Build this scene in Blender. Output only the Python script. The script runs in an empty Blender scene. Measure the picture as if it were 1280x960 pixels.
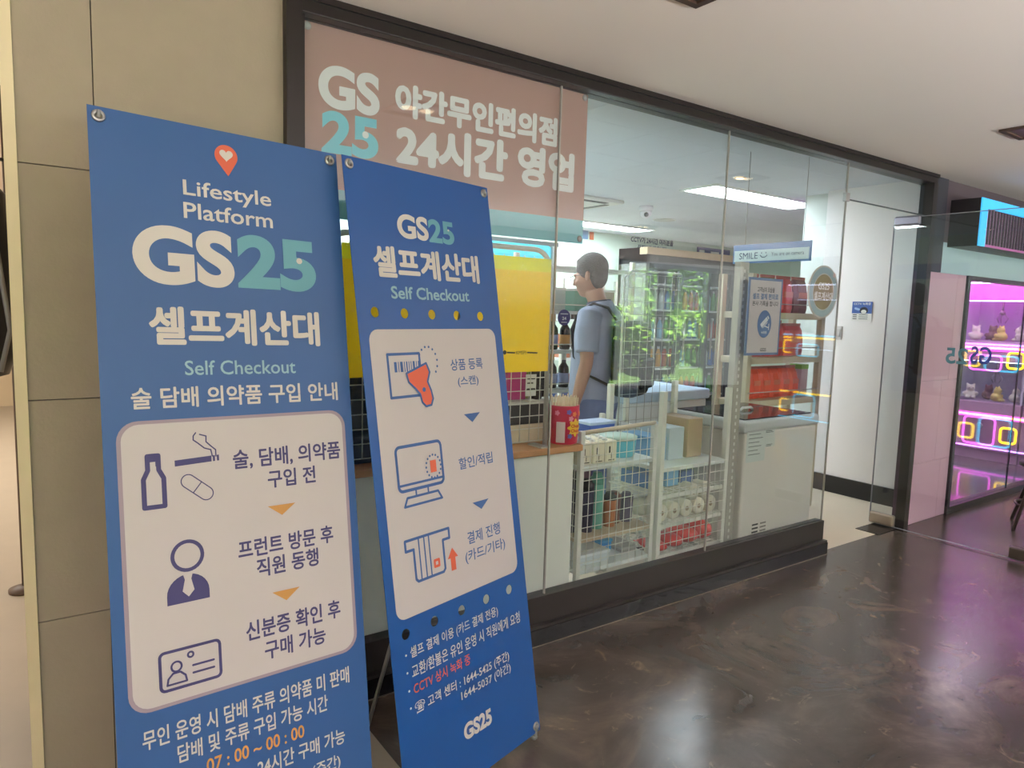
import bpy, bmesh, math, random
from mathutils import Vector, Matrix
random.seed(7)
S = bpy.context.scene
COL = S.collection
PI = math.pi

# ------------------------------------------------------------------ camera
F = 875.0
CAM = Vector((0, -2.3266, 1.45))
MR = ((0.8164393891, -0.5767271393, 0.0285049245),
      (-0.0380812083, -0.1030355942, -0.9939484332),
      (0.5761740583, 0.8104131498, -0.1060847839))      # rows: right, down, forward
cd = bpy.data.cameras.new('camera'); cam = bpy.data.objects.new('camera', cd); COL.objects.link(cam)
cd.sensor_width = 36; cd.lens = F / 1280 * 36; cd.clip_start = 0.05; cd.clip_end = 200
r_, d_, f_ = (Vector(v) for v in MR)
m = Matrix.Identity(4)
for i in range(3):
    m[i][0] = r_[i]; m[i][1] = -d_[i]; m[i][2] = -f_[i]; m[i][3] = CAM[i]
cam.matrix_world = m
S.camera = cam

# ------------------------------------------------------------------ light, exposure
S.view_settings.view_transform = 'Standard'; S.view_settings.look = 'None'
S.view_settings.gamma = 1; S.view_settings.use_curve_mapping = False
S.view_settings.exposure = 0.12
ORD = ['first', 'second', 'third', 'fourth', 'fifth', 'sixth', 'seventh', 'eighth', 'ninth', 'tenth', 'eleventh', 'twelfth', 'thirteenth', 'fourteenth']
S.cycles.use_denoising = True
S.cycles.max_bounces = 12; S.cycles.transparent_max_bounces = 24
S.cycles.caustics_reflective = False; S.cycles.caustics_refractive = False
W = bpy.data.worlds.new('sky'); S.world = W; W.use_nodes = True
nt = W.node_tree; nt.nodes.clear()
sky = nt.nodes.new('ShaderNodeTexSky'); sky.sky_type = 'HOSEK_WILKIE'
sky.sun_direction = Vector((0.3, -0.5, 0.8)).normalized(); sky.turbidity = 4
bg = nt.nodes.new('ShaderNodeBackground'); bg.inputs[1].default_value = 5.0
wo = nt.nodes.new('ShaderNodeOutputWorld')
nt.links.new(sky.outputs[0], bg.inputs[0]); nt.links.new(bg.outputs[0], wo.inputs[0])
SUN = bpy.data.lights.new('sun', 'SUN'); SUN.energy = 70.0; SUN.angle = 0.01; SUN.color = (1, .95, .85)
so = bpy.data.objects.new('sun', SUN); COL.objects.link(so)
so.rotation_euler = Vector((-0.2, -0.55, -0.8)).to_track_quat('-Z', 'Y').to_euler()

def area(name, loc, direction, sx, sy, power, color):
    l = bpy.data.lights.new(name, 'AREA'); l.shape = 'RECTANGLE'; l.size = sx; l.size_y = sy
    l.energy = power; l.color = color
    o = bpy.data.objects.new(name, l); COL.objects.link(o); o.location = loc
    o.rotation_euler = Vector(direction).to_track_quat('-Z', 'Y').to_euler()
    return o
K_DAY, K_DOWN, K_SHOP = 12.0, 6.0, 28.0
area('daylight_window', (-1.2, -4.35, 1.4), (0, 1, 0), 3.6, 2.0, K_DAY, (.96, .98, 1))
area('daylight_window', (7.6, -4.35, 1.3), (-.3, 1, 0), 2.0, 1.7, 14, (.95, 1, .94))
area('added_lobby_side_fill', (-3.6, .8, 1.3), (1, 0, -.1), 2.0, 3.0, 40, (1, .97, .92))  # unseen fill added in the lobby; the wall behind it has no opening
area('added_uplight', (3.0, -3.7, 1.45), (0, 0, 1), 12.0, .30, 600, (.95, .97, 1))  # added unseen fill that brightens the corridor ceiling; no known fixture
area('added_lobby_fill', (-1.8, 5, 2.38), (0, 0, -1), 2.5, 4, 160, (1, .96, .88))  # unseen overhead fill added to brighten the dark lobby
area('added_arcade_fill', (7.4, .6, 2.38), (0, 0, -1), 2.6, .6, 55, (1, .86, .98))  # unseen fill added inside the arcade to lift the machines

# ------------------------------------------------------------------ pixel -> place helpers (1280x960 frame)
def ray(px, py):
    return r_ * (px - 640) + d_ * (py - 480) + f_ * F
def at(px, py, axis, v):
    d = ray(px, py); return CAM + d * ((v - CAM[axis]) / d[axis])
def ay(px, py, y=0.0): return at(px, py, 1, y)

# ------------------------------------------------------------------ materials
def lin(c):
    c = c / 255.0
    return c / 12.92 if c <= 0.04045 else ((c + 0.055) / 1.055) ** 2.4
def rgb(r, g, b): return (lin(r), lin(g), lin(b), 1)
MATS = {}
def mat(name, c, rough=.5, metal=0, var=0, scale=8, bump=0, bscale=60, emit=0, alpha=1, spec=.5):
    if name in MATS: return MATS[name]
    mt = bpy.data.materials.new(name); mt.use_nodes = True; MATS[name] = mt
    t = mt.node_tree; p = t.nodes['Principled BSDF']
    c = rgb(*c)
    p.inputs['Base Color'].default_value = c
    p.inputs['Roughness'].default_value = rough; p.inputs['Metallic'].default_value = metal
    p.inputs['Specular IOR Level'].default_value = spec
    if var:
        tc = t.nodes.new('ShaderNodeTexCoord'); n = t.nodes.new('ShaderNodeTexNoise')
        n.inputs['Scale'].default_value = scale; n.inputs['Detail'].default_value = 6; n.inputs['Roughness'].default_value = .6
        t.links.new(tc.outputs['Object'], n.inputs['Vector'])
        mx = t.nodes.new('ShaderNodeMix'); mx.data_type = 'RGBA'
        mx.inputs[6].default_value = tuple(min(1, x * (1 - var)) for x in c[:3]) + (1,)
        mx.inputs[7].default_value = tuple(min(1, x * (1 + var)) for x in c[:3]) + (1,)
        t.links.new(n.outputs['Fac'], mx.inputs[0]); t.links.new(mx.outputs[2], p.inputs['Base Color'])
    if bump:
        tc = t.nodes.new('ShaderNodeTexCoord'); n = t.nodes.new('ShaderNodeTexNoise')
        n.inputs['Scale'].default_value = bscale; n.inputs['Detail'].default_value = 4
        t.links.new(tc.outputs['Object'], n.inputs['Vector'])
        b = t.nodes.new('ShaderNodeBump'); b.inputs['Strength'].default_value = bump; b.inputs['Distance'].default_value = .01
        t.links.new(n.outputs['Fac'], b.inputs['Height']); t.links.new(b.outputs[0], p.inputs['Normal'])
    if emit:
        p.inputs['Emission Color'].default_value = c; p.inputs['Emission Strength'].default_value = emit
    if alpha < 1: p.inputs['Alpha'].default_value = alpha
    return mt
def translucent(mt, f=.5):
    t = mt.node_tree; p = t.nodes['Principled BSDF']; o = t.nodes['Material Output']
    tl = t.nodes.new('ShaderNodeBsdfTranslucent'); tl.inputs[0].default_value = p.inputs['Base Color'].default_value
    mx = t.nodes.new('ShaderNodeMixShader'); mx.inputs[0].default_value = f
    t.links.new(p.outputs[0], mx.inputs[1]); t.links.new(tl.outputs[0], mx.inputs[2]); t.links.new(mx.outputs[0], o.inputs[0])
    return mt
def glass(name, tint=(.93, .98, .96), k=1.7, rough=0.0, bump=0):
    mt = bpy.data.materials.new(name); mt.use_nodes = True; t = mt.node_tree; t.nodes.clear()
    o = t.nodes.new('ShaderNodeOutputMaterial'); mx = t.nodes.new('ShaderNodeMixShader')
    tr = t.nodes.new('ShaderNodeBsdfTransparent'); tr.inputs[0].default_value = tint + (1,)
    gl = t.nodes.new('ShaderNodeBsdfGlossy'); gl.inputs['Roughness'].default_value = rough
    lw = t.nodes.new('ShaderNodeLayerWeight'); lw.inputs[0].default_value = .5
    pw = t.nodes.new('ShaderNodeMath'); pw.operation = 'POWER'; pw.inputs[1].default_value = 5
    ma = t.nodes.new('ShaderNodeMath'); ma.operation = 'MULTIPLY_ADD'; ma.inputs[1].default_value = .96 * k; ma.inputs[2].default_value = .04 * k; ma.use_clamp = True
    t.links.new(lw.outputs['Facing'], pw.inputs[0]); t.links.new(pw.outputs[0], ma.inputs[0]); t.links.new(ma.outputs[0], mx.inputs[0])
    t.links.new(tr.outputs[0], mx.inputs[1]); t.links.new(gl.outputs[0], mx.inputs[2]); t.links.new(mx.outputs[0], o.inputs[0])
    if bump:
        n = t.nodes.new('ShaderNodeTexNoise'); n.inputs['Scale'].default_value = 9
        tc = t.nodes.new('ShaderNodeTexCoord'); t.links.new(tc.outputs['Object'], n.inputs['Vector'])
        b = t.nodes.new('ShaderNodeBump'); b.inputs['Strength'].default_value = bump; b.inputs['Distance'].default_value = .03
        t.links.new(n.outputs['Fac'], b.inputs['Height']); t.links.new(b.outputs[0], gl.inputs['Normal'])
    return mt

M_GLASS = glass('shop_glass', (.94, .965, .975), k=1.25)
M_DOOR = glass('door_glass', (.95, .975, .985), k=1.0)
M_CLEAR = glass('clear_plastic', (.97, .98, .97), .45, .05, .6)
white = mat('white_paint', (232, 234, 228), .5)
frame_m = mat('bronze_aluminium', (44, 38, 36), .35, .4)
kick_m = mat('dark_brown_panel', (42, 36, 34), .4)
black = mat('black_plastic', (24, 24, 26), .45)
chrome = mat('brushed_steel', (170, 168, 165), .3, .9)
greym = mat('grey_metal', (140, 140, 138), .4, .5)
wire_m = mat('white_wire', (226, 224, 210), .4)
wood = mat('wood_laminate', (190, 136, 88), .5, var=.12, scale=12)
paper = mat('white_paper', (226, 224, 218), .7)

# ------------------------------------------------------------------ mesh builder
class MB:
    def __init__(s): s.b = bmesh.new(); s.mi = 0
    def _mark(s, n):
        fs = list(s.b.faces)[n:]
        for f in fs: f.material_index = s.mi
        return fs
    def box(s, x0, x1, y0, y1, z0, z1, bev=0, seg=2):
        n = len(s.b.faces)
        vs = [s.b.verts.new((x, y, z)) for x in (x0, x1) for y in (y0, y1) for z in (z0, z1)]
        fs = [s.b.faces.new([vs[i] for i in q]) for q in ((0, 1, 3, 2), (4, 6, 7, 5), (0, 4, 5, 1), (2, 3, 7, 6), (0, 2, 6, 4), (1, 5, 7, 3))]
        if bev:
            es = list({e for f in fs for e in f.edges})
            bmesh.ops.bevel(s.b, geom=es, offset=bev, segments=seg, profile=.5, affect='EDGES')
        s._mark(n); return s
    def lathe(s, prof, c=(0, 0, 0), axis='Z', seg=20, sx=1, sy=1):
        n = len(s.b.faces); rings = []
        for r, z in prof:
            ring = []
            for i in range(seg):
                a = 2 * PI * i / seg; p = (r * math.cos(a) * sx, r * math.sin(a) * sy, z)
                if axis == 'Y': p = (p[0], z, p[1])
                if axis == 'X': p = (z, p[0], p[1])
                ring.append(s.b.verts.new((p[0] + c[0], p[1] + c[1], p[2] + c[2])))
            rings.append(ring)
        for a, b in zip(rings, rings[1:]):
            for i in range(seg):
                s.b.faces.new((a[i], a[(i + 1) % seg], b[(i + 1) % seg], b[i]))
        s.b.faces.new(rings[0][::-1]); s.b.faces.new(rings[-1])
        for f in s._mark(n): f.smooth = len(f.verts) == 4
        return s
    def tube(s, pts, r, seg=8, closed=False, flat=1):
        n = len(s.b.faces); pts = [Vector(p) for p in pts]; rings = []; L = len(pts)
        rr = r if isinstance(r, (list, tuple)) else [r] * L
        prev = None
        for i, p in enumerate(pts):
            if closed: t = pts[(i + 1) % L] - pts[i - 1]
            else: t = pts[min(i + 1, L - 1)] - pts[max(i - 1, 0)]
            t.normalize()
            up = Vector((0, 0, 1)) if abs(t.z) < .9 else Vector((0, 1, 0))
            if prev is not None:
                u = prev - t * prev.dot(t)
                u = u.normalized() if u.length > 1e-6 else t.cross(up).normalized()
            else: u = t.cross(up).normalized()
            prev = u; v = t.cross(u)
            rings.append([s.b.verts.new(p + (u * math.cos(2 * PI * k / seg) + v * math.sin(2 * PI * k / seg) * flat) * rr[i]) for k in range(seg)])
        prs = list(zip(rings, rings[1:])) + ([(rings[-1], rings[0])] if closed else [])
        for a, b in prs:
            for k in range(seg):
                s.b.faces.new((a[k], a[(k + 1) % seg], b[(k + 1) % seg], b[k]))
        if not closed: s.b.faces.new(rings[0][::-1]); s.b.faces.new(rings[-1])
        for f in s._mark(n): f.smooth = len(f.verts) == 4 and seg > 4
        return s
    def ball(s, c, r, sx=1, sy=1, sz=1, sub=2, mtx=None):
        n = len(s.b.faces)
        q = Matrix.Translation(c) @ (mtx or Matrix.Identity(4)) @ Matrix.Diagonal((r * sx, r * sy, r * sz, 1))
        bmesh.ops.create_icosphere(s.b, subdivisions=sub, radius=1, matrix=q)
        for f in s._mark(n): f.smooth = True
        return s
    def prism(s, pts, y0, y1):
        """polygon (x,z) extruded from y0 to y1"""
        n = len(s.b.faces)
        a = [s.b.verts.new((x, y0, z)) for x, z in pts]; b = [s.b.verts.new((x, y1, z)) for x, z in pts]
        s.b.faces.new(a); s.b.faces.new(b[::-1])
        for i in range(len(pts)):
            j = (i + 1) % len(pts); s.b.faces.new((a[j], a[i], b[i], b[j]))
        s._mark(n); return s
    def shift(s, v): bmesh.ops.translate(s.b, verts=s.b.verts, vec=v); return s
    def build(s, name, mats, parent=None):
        bmesh.ops.recalc_face_normals(s.b, faces=s.b.faces)
        me = bpy.data.meshes.new(name); s.b.to_mesh(me); s.b.free()
        for q in (mats if isinstance(mats, (list, tuple)) else [mats]): me.materials.append(q)
        o = bpy.data.objects.new(name, me); COL.objects.link(o)
        if parent: o.parent = parent
        return o

def tag(o, label, cat, group=None, kind=None):
    o['label'] = label; o['category'] = cat
    if group: o['group'] = group
    if kind: o['kind'] = kind
    return o
def thing(name, label, cat, loc=(0, 0, 0), rz=0, group=None, mtx=None):
    o = bpy.data.objects.new(name, None); COL.objects.link(o); o.empty_display_size = .1
    if mtx is not None: o.matrix_world = mtx
    else: o.location = loc; o.rotation_euler = (0, 0, rz)
    return tag(o, label, cat, group)
def struct(o): o['kind'] = 'structure'; return o
def dup(root, loc=None, rz=None, label=None, group=None):
    r = root.copy(); COL.objects.link(r)
    if loc is not None: r.location = loc
    if rz is not None: r.rotation_euler = (0, 0, rz)
    if label: r['label'] = label
    if group: r['group'] = group
    for ch in list(root.children):
        c = ch.copy(); COL.objects.link(c); c.parent = r
        for g in list(ch.children):
            d = g.copy(); COL.objects.link(d); d.parent = c
    return r
def rrect(x0, x1, z0, z1, r, n=6):
    out = []
    for cx, cz, a0 in ((x1 - r, z1 - r, 0), (x0 + r, z1 - r, 90), (x0 + r, z0 + r, 180), (x1 - r, z0 + r, 270)):
        for k in range(n + 1):
            a = math.radians(a0 + 90 * k / n); out.append((cx + r * math.cos(a), cz + r * math.sin(a)))
    return out
def circ(cx, cz, rx, rz=None, n=28):
    rz = rz or rx
    return [(cx + rx * math.cos(2 * PI * k / n), cz + rz * math.sin(2 * PI * k / n)) for k in range(n)]

# flat printed shapes and lettering live in the local XZ plane, front facing -Y
def shape(polys, name, m_, parent, y=-.0015, th=.0003):
    """filled 2D outline(s); inner outlines cut holes"""
    cu = bpy.data.curves.new(name, 'CURVE'); cu.dimensions = '2D'; cu.fill_mode = 'BOTH'; cu.extrude = th
    for p in polys:
        sp = cu.splines.new('POLY'); sp.points.add(len(p) - 1); sp.use_cyclic_u = True
        for q, (x, z) in zip(sp.points, p): q.co = (x, z, 0, 1)
    o = bpy.data.objects.new(name, cu); COL.objects.link(o)
    me = bpy.data.meshes.new_from_object(o.evaluated_get(bpy.context.evaluated_depsgraph_get()))
    bpy.data.objects.remove(o); bpy.data.curves.remove(cu)
    me.transform(Matrix.Translation((0, y, 0)) @ Matrix.Rotation(PI / 2, 4, 'X'))
    me.name = name; me.materials.clear(); me.materials.append(m_)
    o = bpy.data.objects.new(name, me); COL.objects.link(o); o.parent = parent
    return o
def stroke(pts, w, closed=False):
    """outline polygons of a stroked 2D path: list of quads+joint discs"""
    out = []; P = pts + [pts[0]] if closed else pts
    for (ax_, az_), (bx_, bz_) in zip(P, P[1:]):
        dx, dz = bx_ - ax_, bz_ - az_; L = math.hypot(dx, dz) or 1e-9
        nx, nz = -dz / L * w / 2, dx / L * w / 2
        out.append([(ax_ + nx, az_ + nz), (bx_ + nx, bz_ + nz), (bx_ - nx, bz_ - nz), (ax_ - nx, az_ - nz)])
    return out
class Ink:
    """many flat polygons of one colour in the XZ plane -> one mesh"""
    def __init__(s, y=-.0016): s.mb = MB(); s.y = y; s.k = 0
    def poly(s, p):
        s.k += 1; y = s.y - .00002 * s.k
        s.mb.b.faces.new([s.mb.b.verts.new((x, y, z)) for x, z in p]); return s
    def line(s, pts, w, closed=False):
        for q in stroke(pts, w, closed): s.poly(q)
        for x, z in pts: s.poly(circ(x, z, w / 2, n=10))
        return s
    def dot(s, x, z, r, rz=None): return s.poly(circ(x, z, r, rz, 16))
    def build(s, name, m_, parent): return s.mb.build(name, m_, parent)

def text_mesh(s, bold=0, squeeze=None):
    cu = bpy.data.curves.new('t', 'FONT'); cu.body = s; cu.size = 1; cu.offset = bold; cu.resolution_u = 10 if len(s) <= 4 else 3
    if squeeze: cu.space_character = squeeze
    o = bpy.data.objects.new('t', cu); COL.objects.link(o)
    me = bpy.data.meshes.new_from_object(o.evaluated_get(bpy.context.evaluated_depsgraph_get()))
    bpy.data.objects.remove(o); bpy.data.curves.remove(cu)
    return me
def text(s, cx, cz, w, h, m_, parent, y=-.002, bold=.02, rot=0, mirror=False, name='lettering', squeeze=None):
    wide = bold >= .015 and any(ord(c) > 0x1100 for c in s)
    me = text_mesh(s, 0 if wide else bold, squeeze)
    vs = [tuple(v.co) for v in me.vertices]; ps = [tuple(p.vertices) for p in me.polygons]
    offs = [(0, 0)] + ([(bold * math.cos(k * PI / 4), bold * math.sin(k * PI / 4)) for k in range(8)] if wide else [])
    V, Fc = [], []
    for k, (ox, oz) in enumerate(offs):
        n = len(V); V += [(x + ox, z + oz, -.000015 * k) for x, z, _ in vs]; Fc += [tuple(i + n for i in p) for p in ps]
    xs = [v[0] for v in V]; zs_ = [v[1] for v in V]
    x0, x1, z0, z1 = min(xs), max(xs), min(zs_), max(zs_)
    c, sn = math.cos(rot), math.sin(rot); out = []
    for vx, vz, dy in V:
        a = ((vx - x0) / (x1 - x0) - .5) * w; b = ((vz - z0) / (z1 - z0) - .5) * h
        if mirror: a = -a
        out.append((cx + a * c - b * sn, y + dy, cz + a * sn + b * c))
    bpy.data.meshes.remove(me)
    me = bpy.data.meshes.new(name); me.from_pydata(out, [], Fc); me.materials.append(m_)
    o = bpy.data.objects.new(name, me); COL.objects.link(o); o.parent = parent
    return o
class Plane:
    """a flat sign: pixel (in the 1280x960 frame) -> its own local (x, z)"""
    def __init__(s, mtx): s.m = mtx; s.i = mtx.inverted(); s.n = (mtx.to_3x3() @ Vector((0, 1, 0))); s.o = mtx.translation
    def p(s, px, py):
        d = ray(px, py); k = (s.o - CAM).dot(s.n) / d.dot(s.n); q = s.i @ (CAM + d * k); return (q.x, q.z)
    def text(s, t, xl, yl, xr, yr, h, m_, parent, **kw):
        a = s.p(xl, yl); b = s.p(xr, yr); mx, my = (xl + xr) / 2, (yl + yr) / 2
        u = s.p(mx, my - h / 2); v = s.p(mx, my + h / 2)
        return text(t, (a[0] + b[0]) / 2, (a[1] + b[1]) / 2, math.hypot(b[0] - a[0], b[1] - a[1]), abs(u[1] - v[1]), m_, parent, **kw)
    def P(s, *pts): return [s.p(*q) for q in pts]

# ================================================================== THE SETTING
CEIL, SCEIL = 2.42, 2.50
floor_m = mat('polished_concrete', (64, 50, 42), .2)
def floor_nodes(mt):
    t = mt.node_tree; p = t.nodes['Principled BSDF']; tc = t.nodes.new('ShaderNodeTexCoord')
    mp = t.nodes.new('ShaderNodeMapping'); t.links.new(tc.outputs['Object'], mp.inputs[0])
    n1 = t.nodes.new('ShaderNodeTexNoise'); n1.inputs['Scale'].default_value = 1.7; n1.inputs['Detail'].default_value = 9; n1.inputs['Roughness'].default_value = .65; n1.inputs['Distortion'].default_value = 1.6
    n2 = t.nodes.new('ShaderNodeTexNoise'); n2.inputs['Scale'].default_value = 5; n2.inputs['Detail'].default_value = 10; n2.inputs['Roughness'].default_value = .7; n2.inputs['Distortion'].default_value = 2.5
    for n in (n1, n2): t.links.new(mp.outputs[0], n.inputs['Vector'])
    cr = t.nodes.new('ShaderNodeValToRGB'); e = cr.color_ramp.elements
    e[0].position = .3; e[0].color = rgb(50, 44, 40); e[1].position = .72; e[1].color = rgb(98, 84, 74)
    k = e.new(.52); k.color = rgb(70, 60, 53)
    t.links.new(n1.outputs['Fac'], cr.inputs[0])
    c2 = t.nodes.new('ShaderNodeValToRGB'); e = c2.color_ramp.elements
    e[0].position = .60; e[0].color = (0, 0, 0, 1); e[1].position = .78; e[1].color = (1, 1, 1, 1)
    t.links.new(n2.outputs['Fac'], c2.inputs[0])
    mx = t.nodes.new('ShaderNodeMix'); mx.data_type = 'RGBA'; mx.inputs[7].default_value = rgb(140, 118, 98)
    t.links.new(c2.outputs[0], mx.inputs[0]); t.links.new(cr.outputs[0], mx.inputs[6]); t.links.new(mx.outputs[2], p.inputs['Base Color'])
    rr = t.nodes.new('ShaderNodeMapRange'); rr.inputs[3].default_value = .15; rr.inputs[4].default_value = .29
    t.links.new(n2.outputs['Fac'], rr.inputs[0]); t.links.new(rr.outputs[0], p.inputs['Roughness'])
    b = t.nodes.new('ShaderNodeBump'); b.inputs['Strength'].default_value = .06; b.inputs['Distance'].default_value = .02
    t.links.new(n1.outputs['Fac'], b.inputs['Height']); t.links.new(b.outputs[0], p.inputs['Normal'])
floor_nodes(floor_m)
lobby_m = mat('light_stone_floor', (176, 164, 148), .45, var=.06, scale=6)
shopfloor_m = mat('cream_floor_tiles', (206, 192, 172), .4, var=.04, scale=5)
ceil_m = mat('plaster_ceiling', (230, 220, 213), .85)
struct(MB().box(.94, 12, -8, 0, -.1, 0).build('floor', floor_m))
struct(MB().box(-4, .94, -8, 9, -.1, -.0005).build('floor_lobby', lobby_m))
struct(MB().box(.94, 5.70, 0, 6, -.1, 0).box(5.70, 9.4, 1.3, 6, -.1, 0).build('floor_shop', shopfloor_m))
arc_floor = mat('glossy_grey_floor', (112, 100, 108), .08, var=.1)
struct(MB().box(5.70, 12, 0, 1.3, -.1, 0).build('floor_arcade', arc_floor))
struct(MB().box(-4, 12, -4.6, .06, CEIL, CEIL + .1).box(-4, .1, .06, 9, CEIL, CEIL + .1).box(5.7, 12, .06, 1.3, CEIL, CEIL + .1).build('ceiling', ceil_m))
sc_m = mat('shop_ceiling_boards', (208, 214, 222), .8)
mb = MB()
for i in range(15):
    for j in range(10):
        mb.box(.7 + i * .6 + .0015, .7 + (i + 1) * .6 - .0015, .08 + j * .6 + .0015, .08 + (j + 1) * .6 - .0015, SCEIL, SCEIL + .02)
struct(mb.build('ceiling_shop', sc_m))
struct(MB().box(.5, 9.8, .04, 6.2, SCEIL + .02, SCEIL + .06).build('ceiling_shop_void', mat('ceiling_gap', (120, 122, 118), .9)))
wallw = mat('shop_wall', (210, 226, 210), .7)
struct(MB().box(.5, 9.4, 4.75, 4.9, 0, SCEIL).build('wall_back', wallw))
struct(MB().box(9.3, 9.45, 1.3, 4.9, 0, SCEIL).build('wall_right', wallw))
struct(MB().box(.5, .62, .3, 4.9, 0, SCEIL).build('wall_shop_left', wallw))
struct(MB().box(.1, .5, .6, 9, 0, SCEIL).build('wall_lobby_right', mat('lobby_wall_cream', (205, 186, 156), .8)))
part_m = mat('partition_white', (232, 228, 228), .6)
struct(MB().box(5.55, 5.66, .07, 1.03, 0, SCEIL).build('wall_partition', part_m))
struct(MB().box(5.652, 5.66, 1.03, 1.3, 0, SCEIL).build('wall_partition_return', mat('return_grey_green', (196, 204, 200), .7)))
struct(MB().box(5.66, 9.4, 1.2, 1.3, 0, SCEIL).build('wall_divider', mat('divider_paint', (150, 120, 150), .7)))
struct(MB().box(5.53, 5.55, .07, 1.03, 0, .14).build('baseboard_right', mat('black_skirting', (24, 23, 26), .4)))
# facing side of the corridor, with its windows onto the trees
opp = mat('corridor_wall', (140, 134, 128), .8)
struct(MB().box(-4, -3.1, -4.75, -4.6, 0, CEIL).box(-3.1, .7, -4.75, -4.6, 0, .35).box(-3.1, .7, -4.75, -4.6, 2.3, CEIL)
       .box(.7, 6.5, -4.75, -4.6, 0, CEIL).box(6.5, 8.65, -4.75, -4.6, 2.16, CEIL).box(6.5, 8.65, -4.75, -4.6, 0, .1).box(8.65, 12, -4.75, -4.6, 0, CEIL).build('wall_near', opp))
struct(MB().box(-4.1, -4, -8, 9, 0, CEIL).build('wall_left', mat('lobby_wall', (205, 188, 160), .8)))
struct(MB().box(-4, .5, 8.9, 9, 0, CEIL).build('wall_lobby_back', mat('lobby_wall_cream', (205, 186, 156), .8)))
struct(MB().box(10.5, 10.6, -4.6, 1.3, 0, CEIL).build('wall_arcade_end', mat('arcade_wall', (90, 60, 90), .8)))
def opp_window(name, x0, x1, z0, z1, posts):
    mb = MB()
    for x in [x0, x1] + posts: mb.box(x - .05, x + .05, -4.72, -4.62, z0, z1)
    mb.box(x0, x1, -4.72, -4.62, z0, z0 + .07).box(x0, x1, -4.72, -4.62, z1 - .07, z1)
    f = struct(mb.build(name, mat('window_frame_blue_grey', (56, 68, 76), .4)))
    struct(MB().box(x0, x1, -4.675, -4.665, z0, z1).build('pane', M_DOOR, f))
opp_window('window_1', -3.1, .7, .35, 2.3, [-1.8, -.5])
opp_window('window_2', 6.5, 8.65, .1, 2.16, [7.55])

# tiled pillar at the left
tile_m = mat('stone_tile', (150, 136, 117), .75, var=.09, scale=9, bump=.08, bscale=120)
mb = MB()
zs = [0, .527, 1.163, 1.80, CEIL]; g = .0015
for z0, z1 in zip(zs, zs[1:]):
    mb.box(.021, .2 - g, -.012, 0, z0 + g, z1 - g); mb.box(.2 + g, .722, -.012, 0, z0 + g, z1 - g)
struct(mb.build('wall_pillar_tiles', tile_m))
struct(MB().box(.005, .722, 0, .6, 0, CEIL).build('wall_pillar', mat('tile_joint', (40, 38, 38), .8)))
struct(MB().box(-.008, .0205, -.02, .02, 0, CEIL).build('trim_1', mat('cream_corner_trim', (214, 196, 160), .5)))

# shop front: frame, kick panel, panes
mb = MB()
mb.box(.722, .772, -.05, .06, 0, CEIL)                                  # left post
mb.box(.772, 5.06, -.045, .055, 2.362, CEIL, .004)                      # head
mb.box(.772, 5.06, -.055, -.045, 2.40, CEIL)
mb.box(5.00, 5.06, -.05, .012, 0, 2.362)                                 # right jamb
mb.box(.772, .786, -.03, .03, .2, 2.362)
struct(mb.build('trim_2', frame_m))
mb = MB(); mb.box(.772, 4.036, -.02, .04, .085, .208); mb.box(.772, 4.045, -.045, -.02, .075, .088)
struct(mb.build('trim_3', kick_m))
struct(MB().box(.772, 4.045, -.05, .04, 0, .075).build('trim_6', mat('gloss_black_skirting', (22, 21, 23), .12)))
struct(MB().box(.772, 4.045, -.0525, -.05, 0, .004).build('trim_4', mat('sealant_line', (112, 100, 86), .6)))
edge_m = mat('glass_edge', (156, 150, 142), .35)
xs = [.786, 1.86, 2.937, 4.036]
for k in range(3):
    w = struct(MB().box(xs[k] + .0015, xs[k + 1] - .0015, -.004, .004, .208, 2.362).build('window_%d' % (k + 3), M_GLASS))
    struct(MB().box(xs[k + 1] - .004, xs[k + 1] + .002, -.005, .005, .09 if k < 2 else .0, 2.362).build('glass_joint', edge_m, w))
w = struct(MB().box(4.042, 5.0, -.004, .004, 2.155, 2.362).build('window_6', M_GLASS))
struct(MB().box(4.042, 5.0, -.005, .005, 2.150, 2.157).build('glass_edge', mat('dark_glass_edge', (60, 66, 68), .3), w))
struct(MB().box(4.02, 4.06, -.012, .012, 2.14, 2.19, .003).build('glass_clip', chrome, w))

# right of the door: tiled pier, dark column, fascia, arcade shop window
pk = mat('pale_tile', (208, 168, 186), .45)
mb = MB()
zz = [0, .44, 1.03, 1.79]
for i, (z0, z1) in enumerate(zip(zz, zz[1:])):
    xj = [5.06, 5.46, 5.70] if i % 2 else [5.06, 5.56, 5.70]
    for x0, x1 in zip(xj, xj[1:]): mb.box(x0 + g, x1 - g, -.012, 0, z0 + g, z1 - g)
struct(mb.build('wall_pier_tiles', pk))
struct(MB().box(5.06, 5.70, 0, .065, 0, 1.79).box(5.66, 5.70, .065, 1.3, 0, SCEIL).build('wall_pier', mat('pier_joint', (80, 60, 75), .7)))
struct(MB().box(5.06, 5.27, -.02, .065, 1.79, CEIL).build('wall_column', mat('dark_grey_column', (52, 52, 62), .5)))
struct(MB().box(5.27, 12, -.01, .1, 2.0, CEIL).build('wall_fascia', mat('dark_plum_fascia', (92, 78, 84), .5)))
struct(MB().box(5.27, 12, -.012, .1, 1.79, 2.0).build('wall_band', mat('pale_blue_band', (186, 214, 220), .5)))
mb = MB().box(5.70, 5.74, -.03, .05, 0, 1.79).box(5.74, 12, -.03, .05, 1.76, 1.79).box(5.74, 12, -.03, .05, 0, .05)
struct(mb.build('trim_5', mat('black_aluminium', (34, 32, 38), .35, .3)))
w = struct(MB().box(5.74, 8.0, -.004, .004, .05, 1.76).build('window_7', M_DOOR))
struct(MB().box(6.86, 6.866, -.006, .006, .05, 1.76).build('glass_joint', mat('dark_joint', (50, 40, 52), .4), w))

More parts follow.
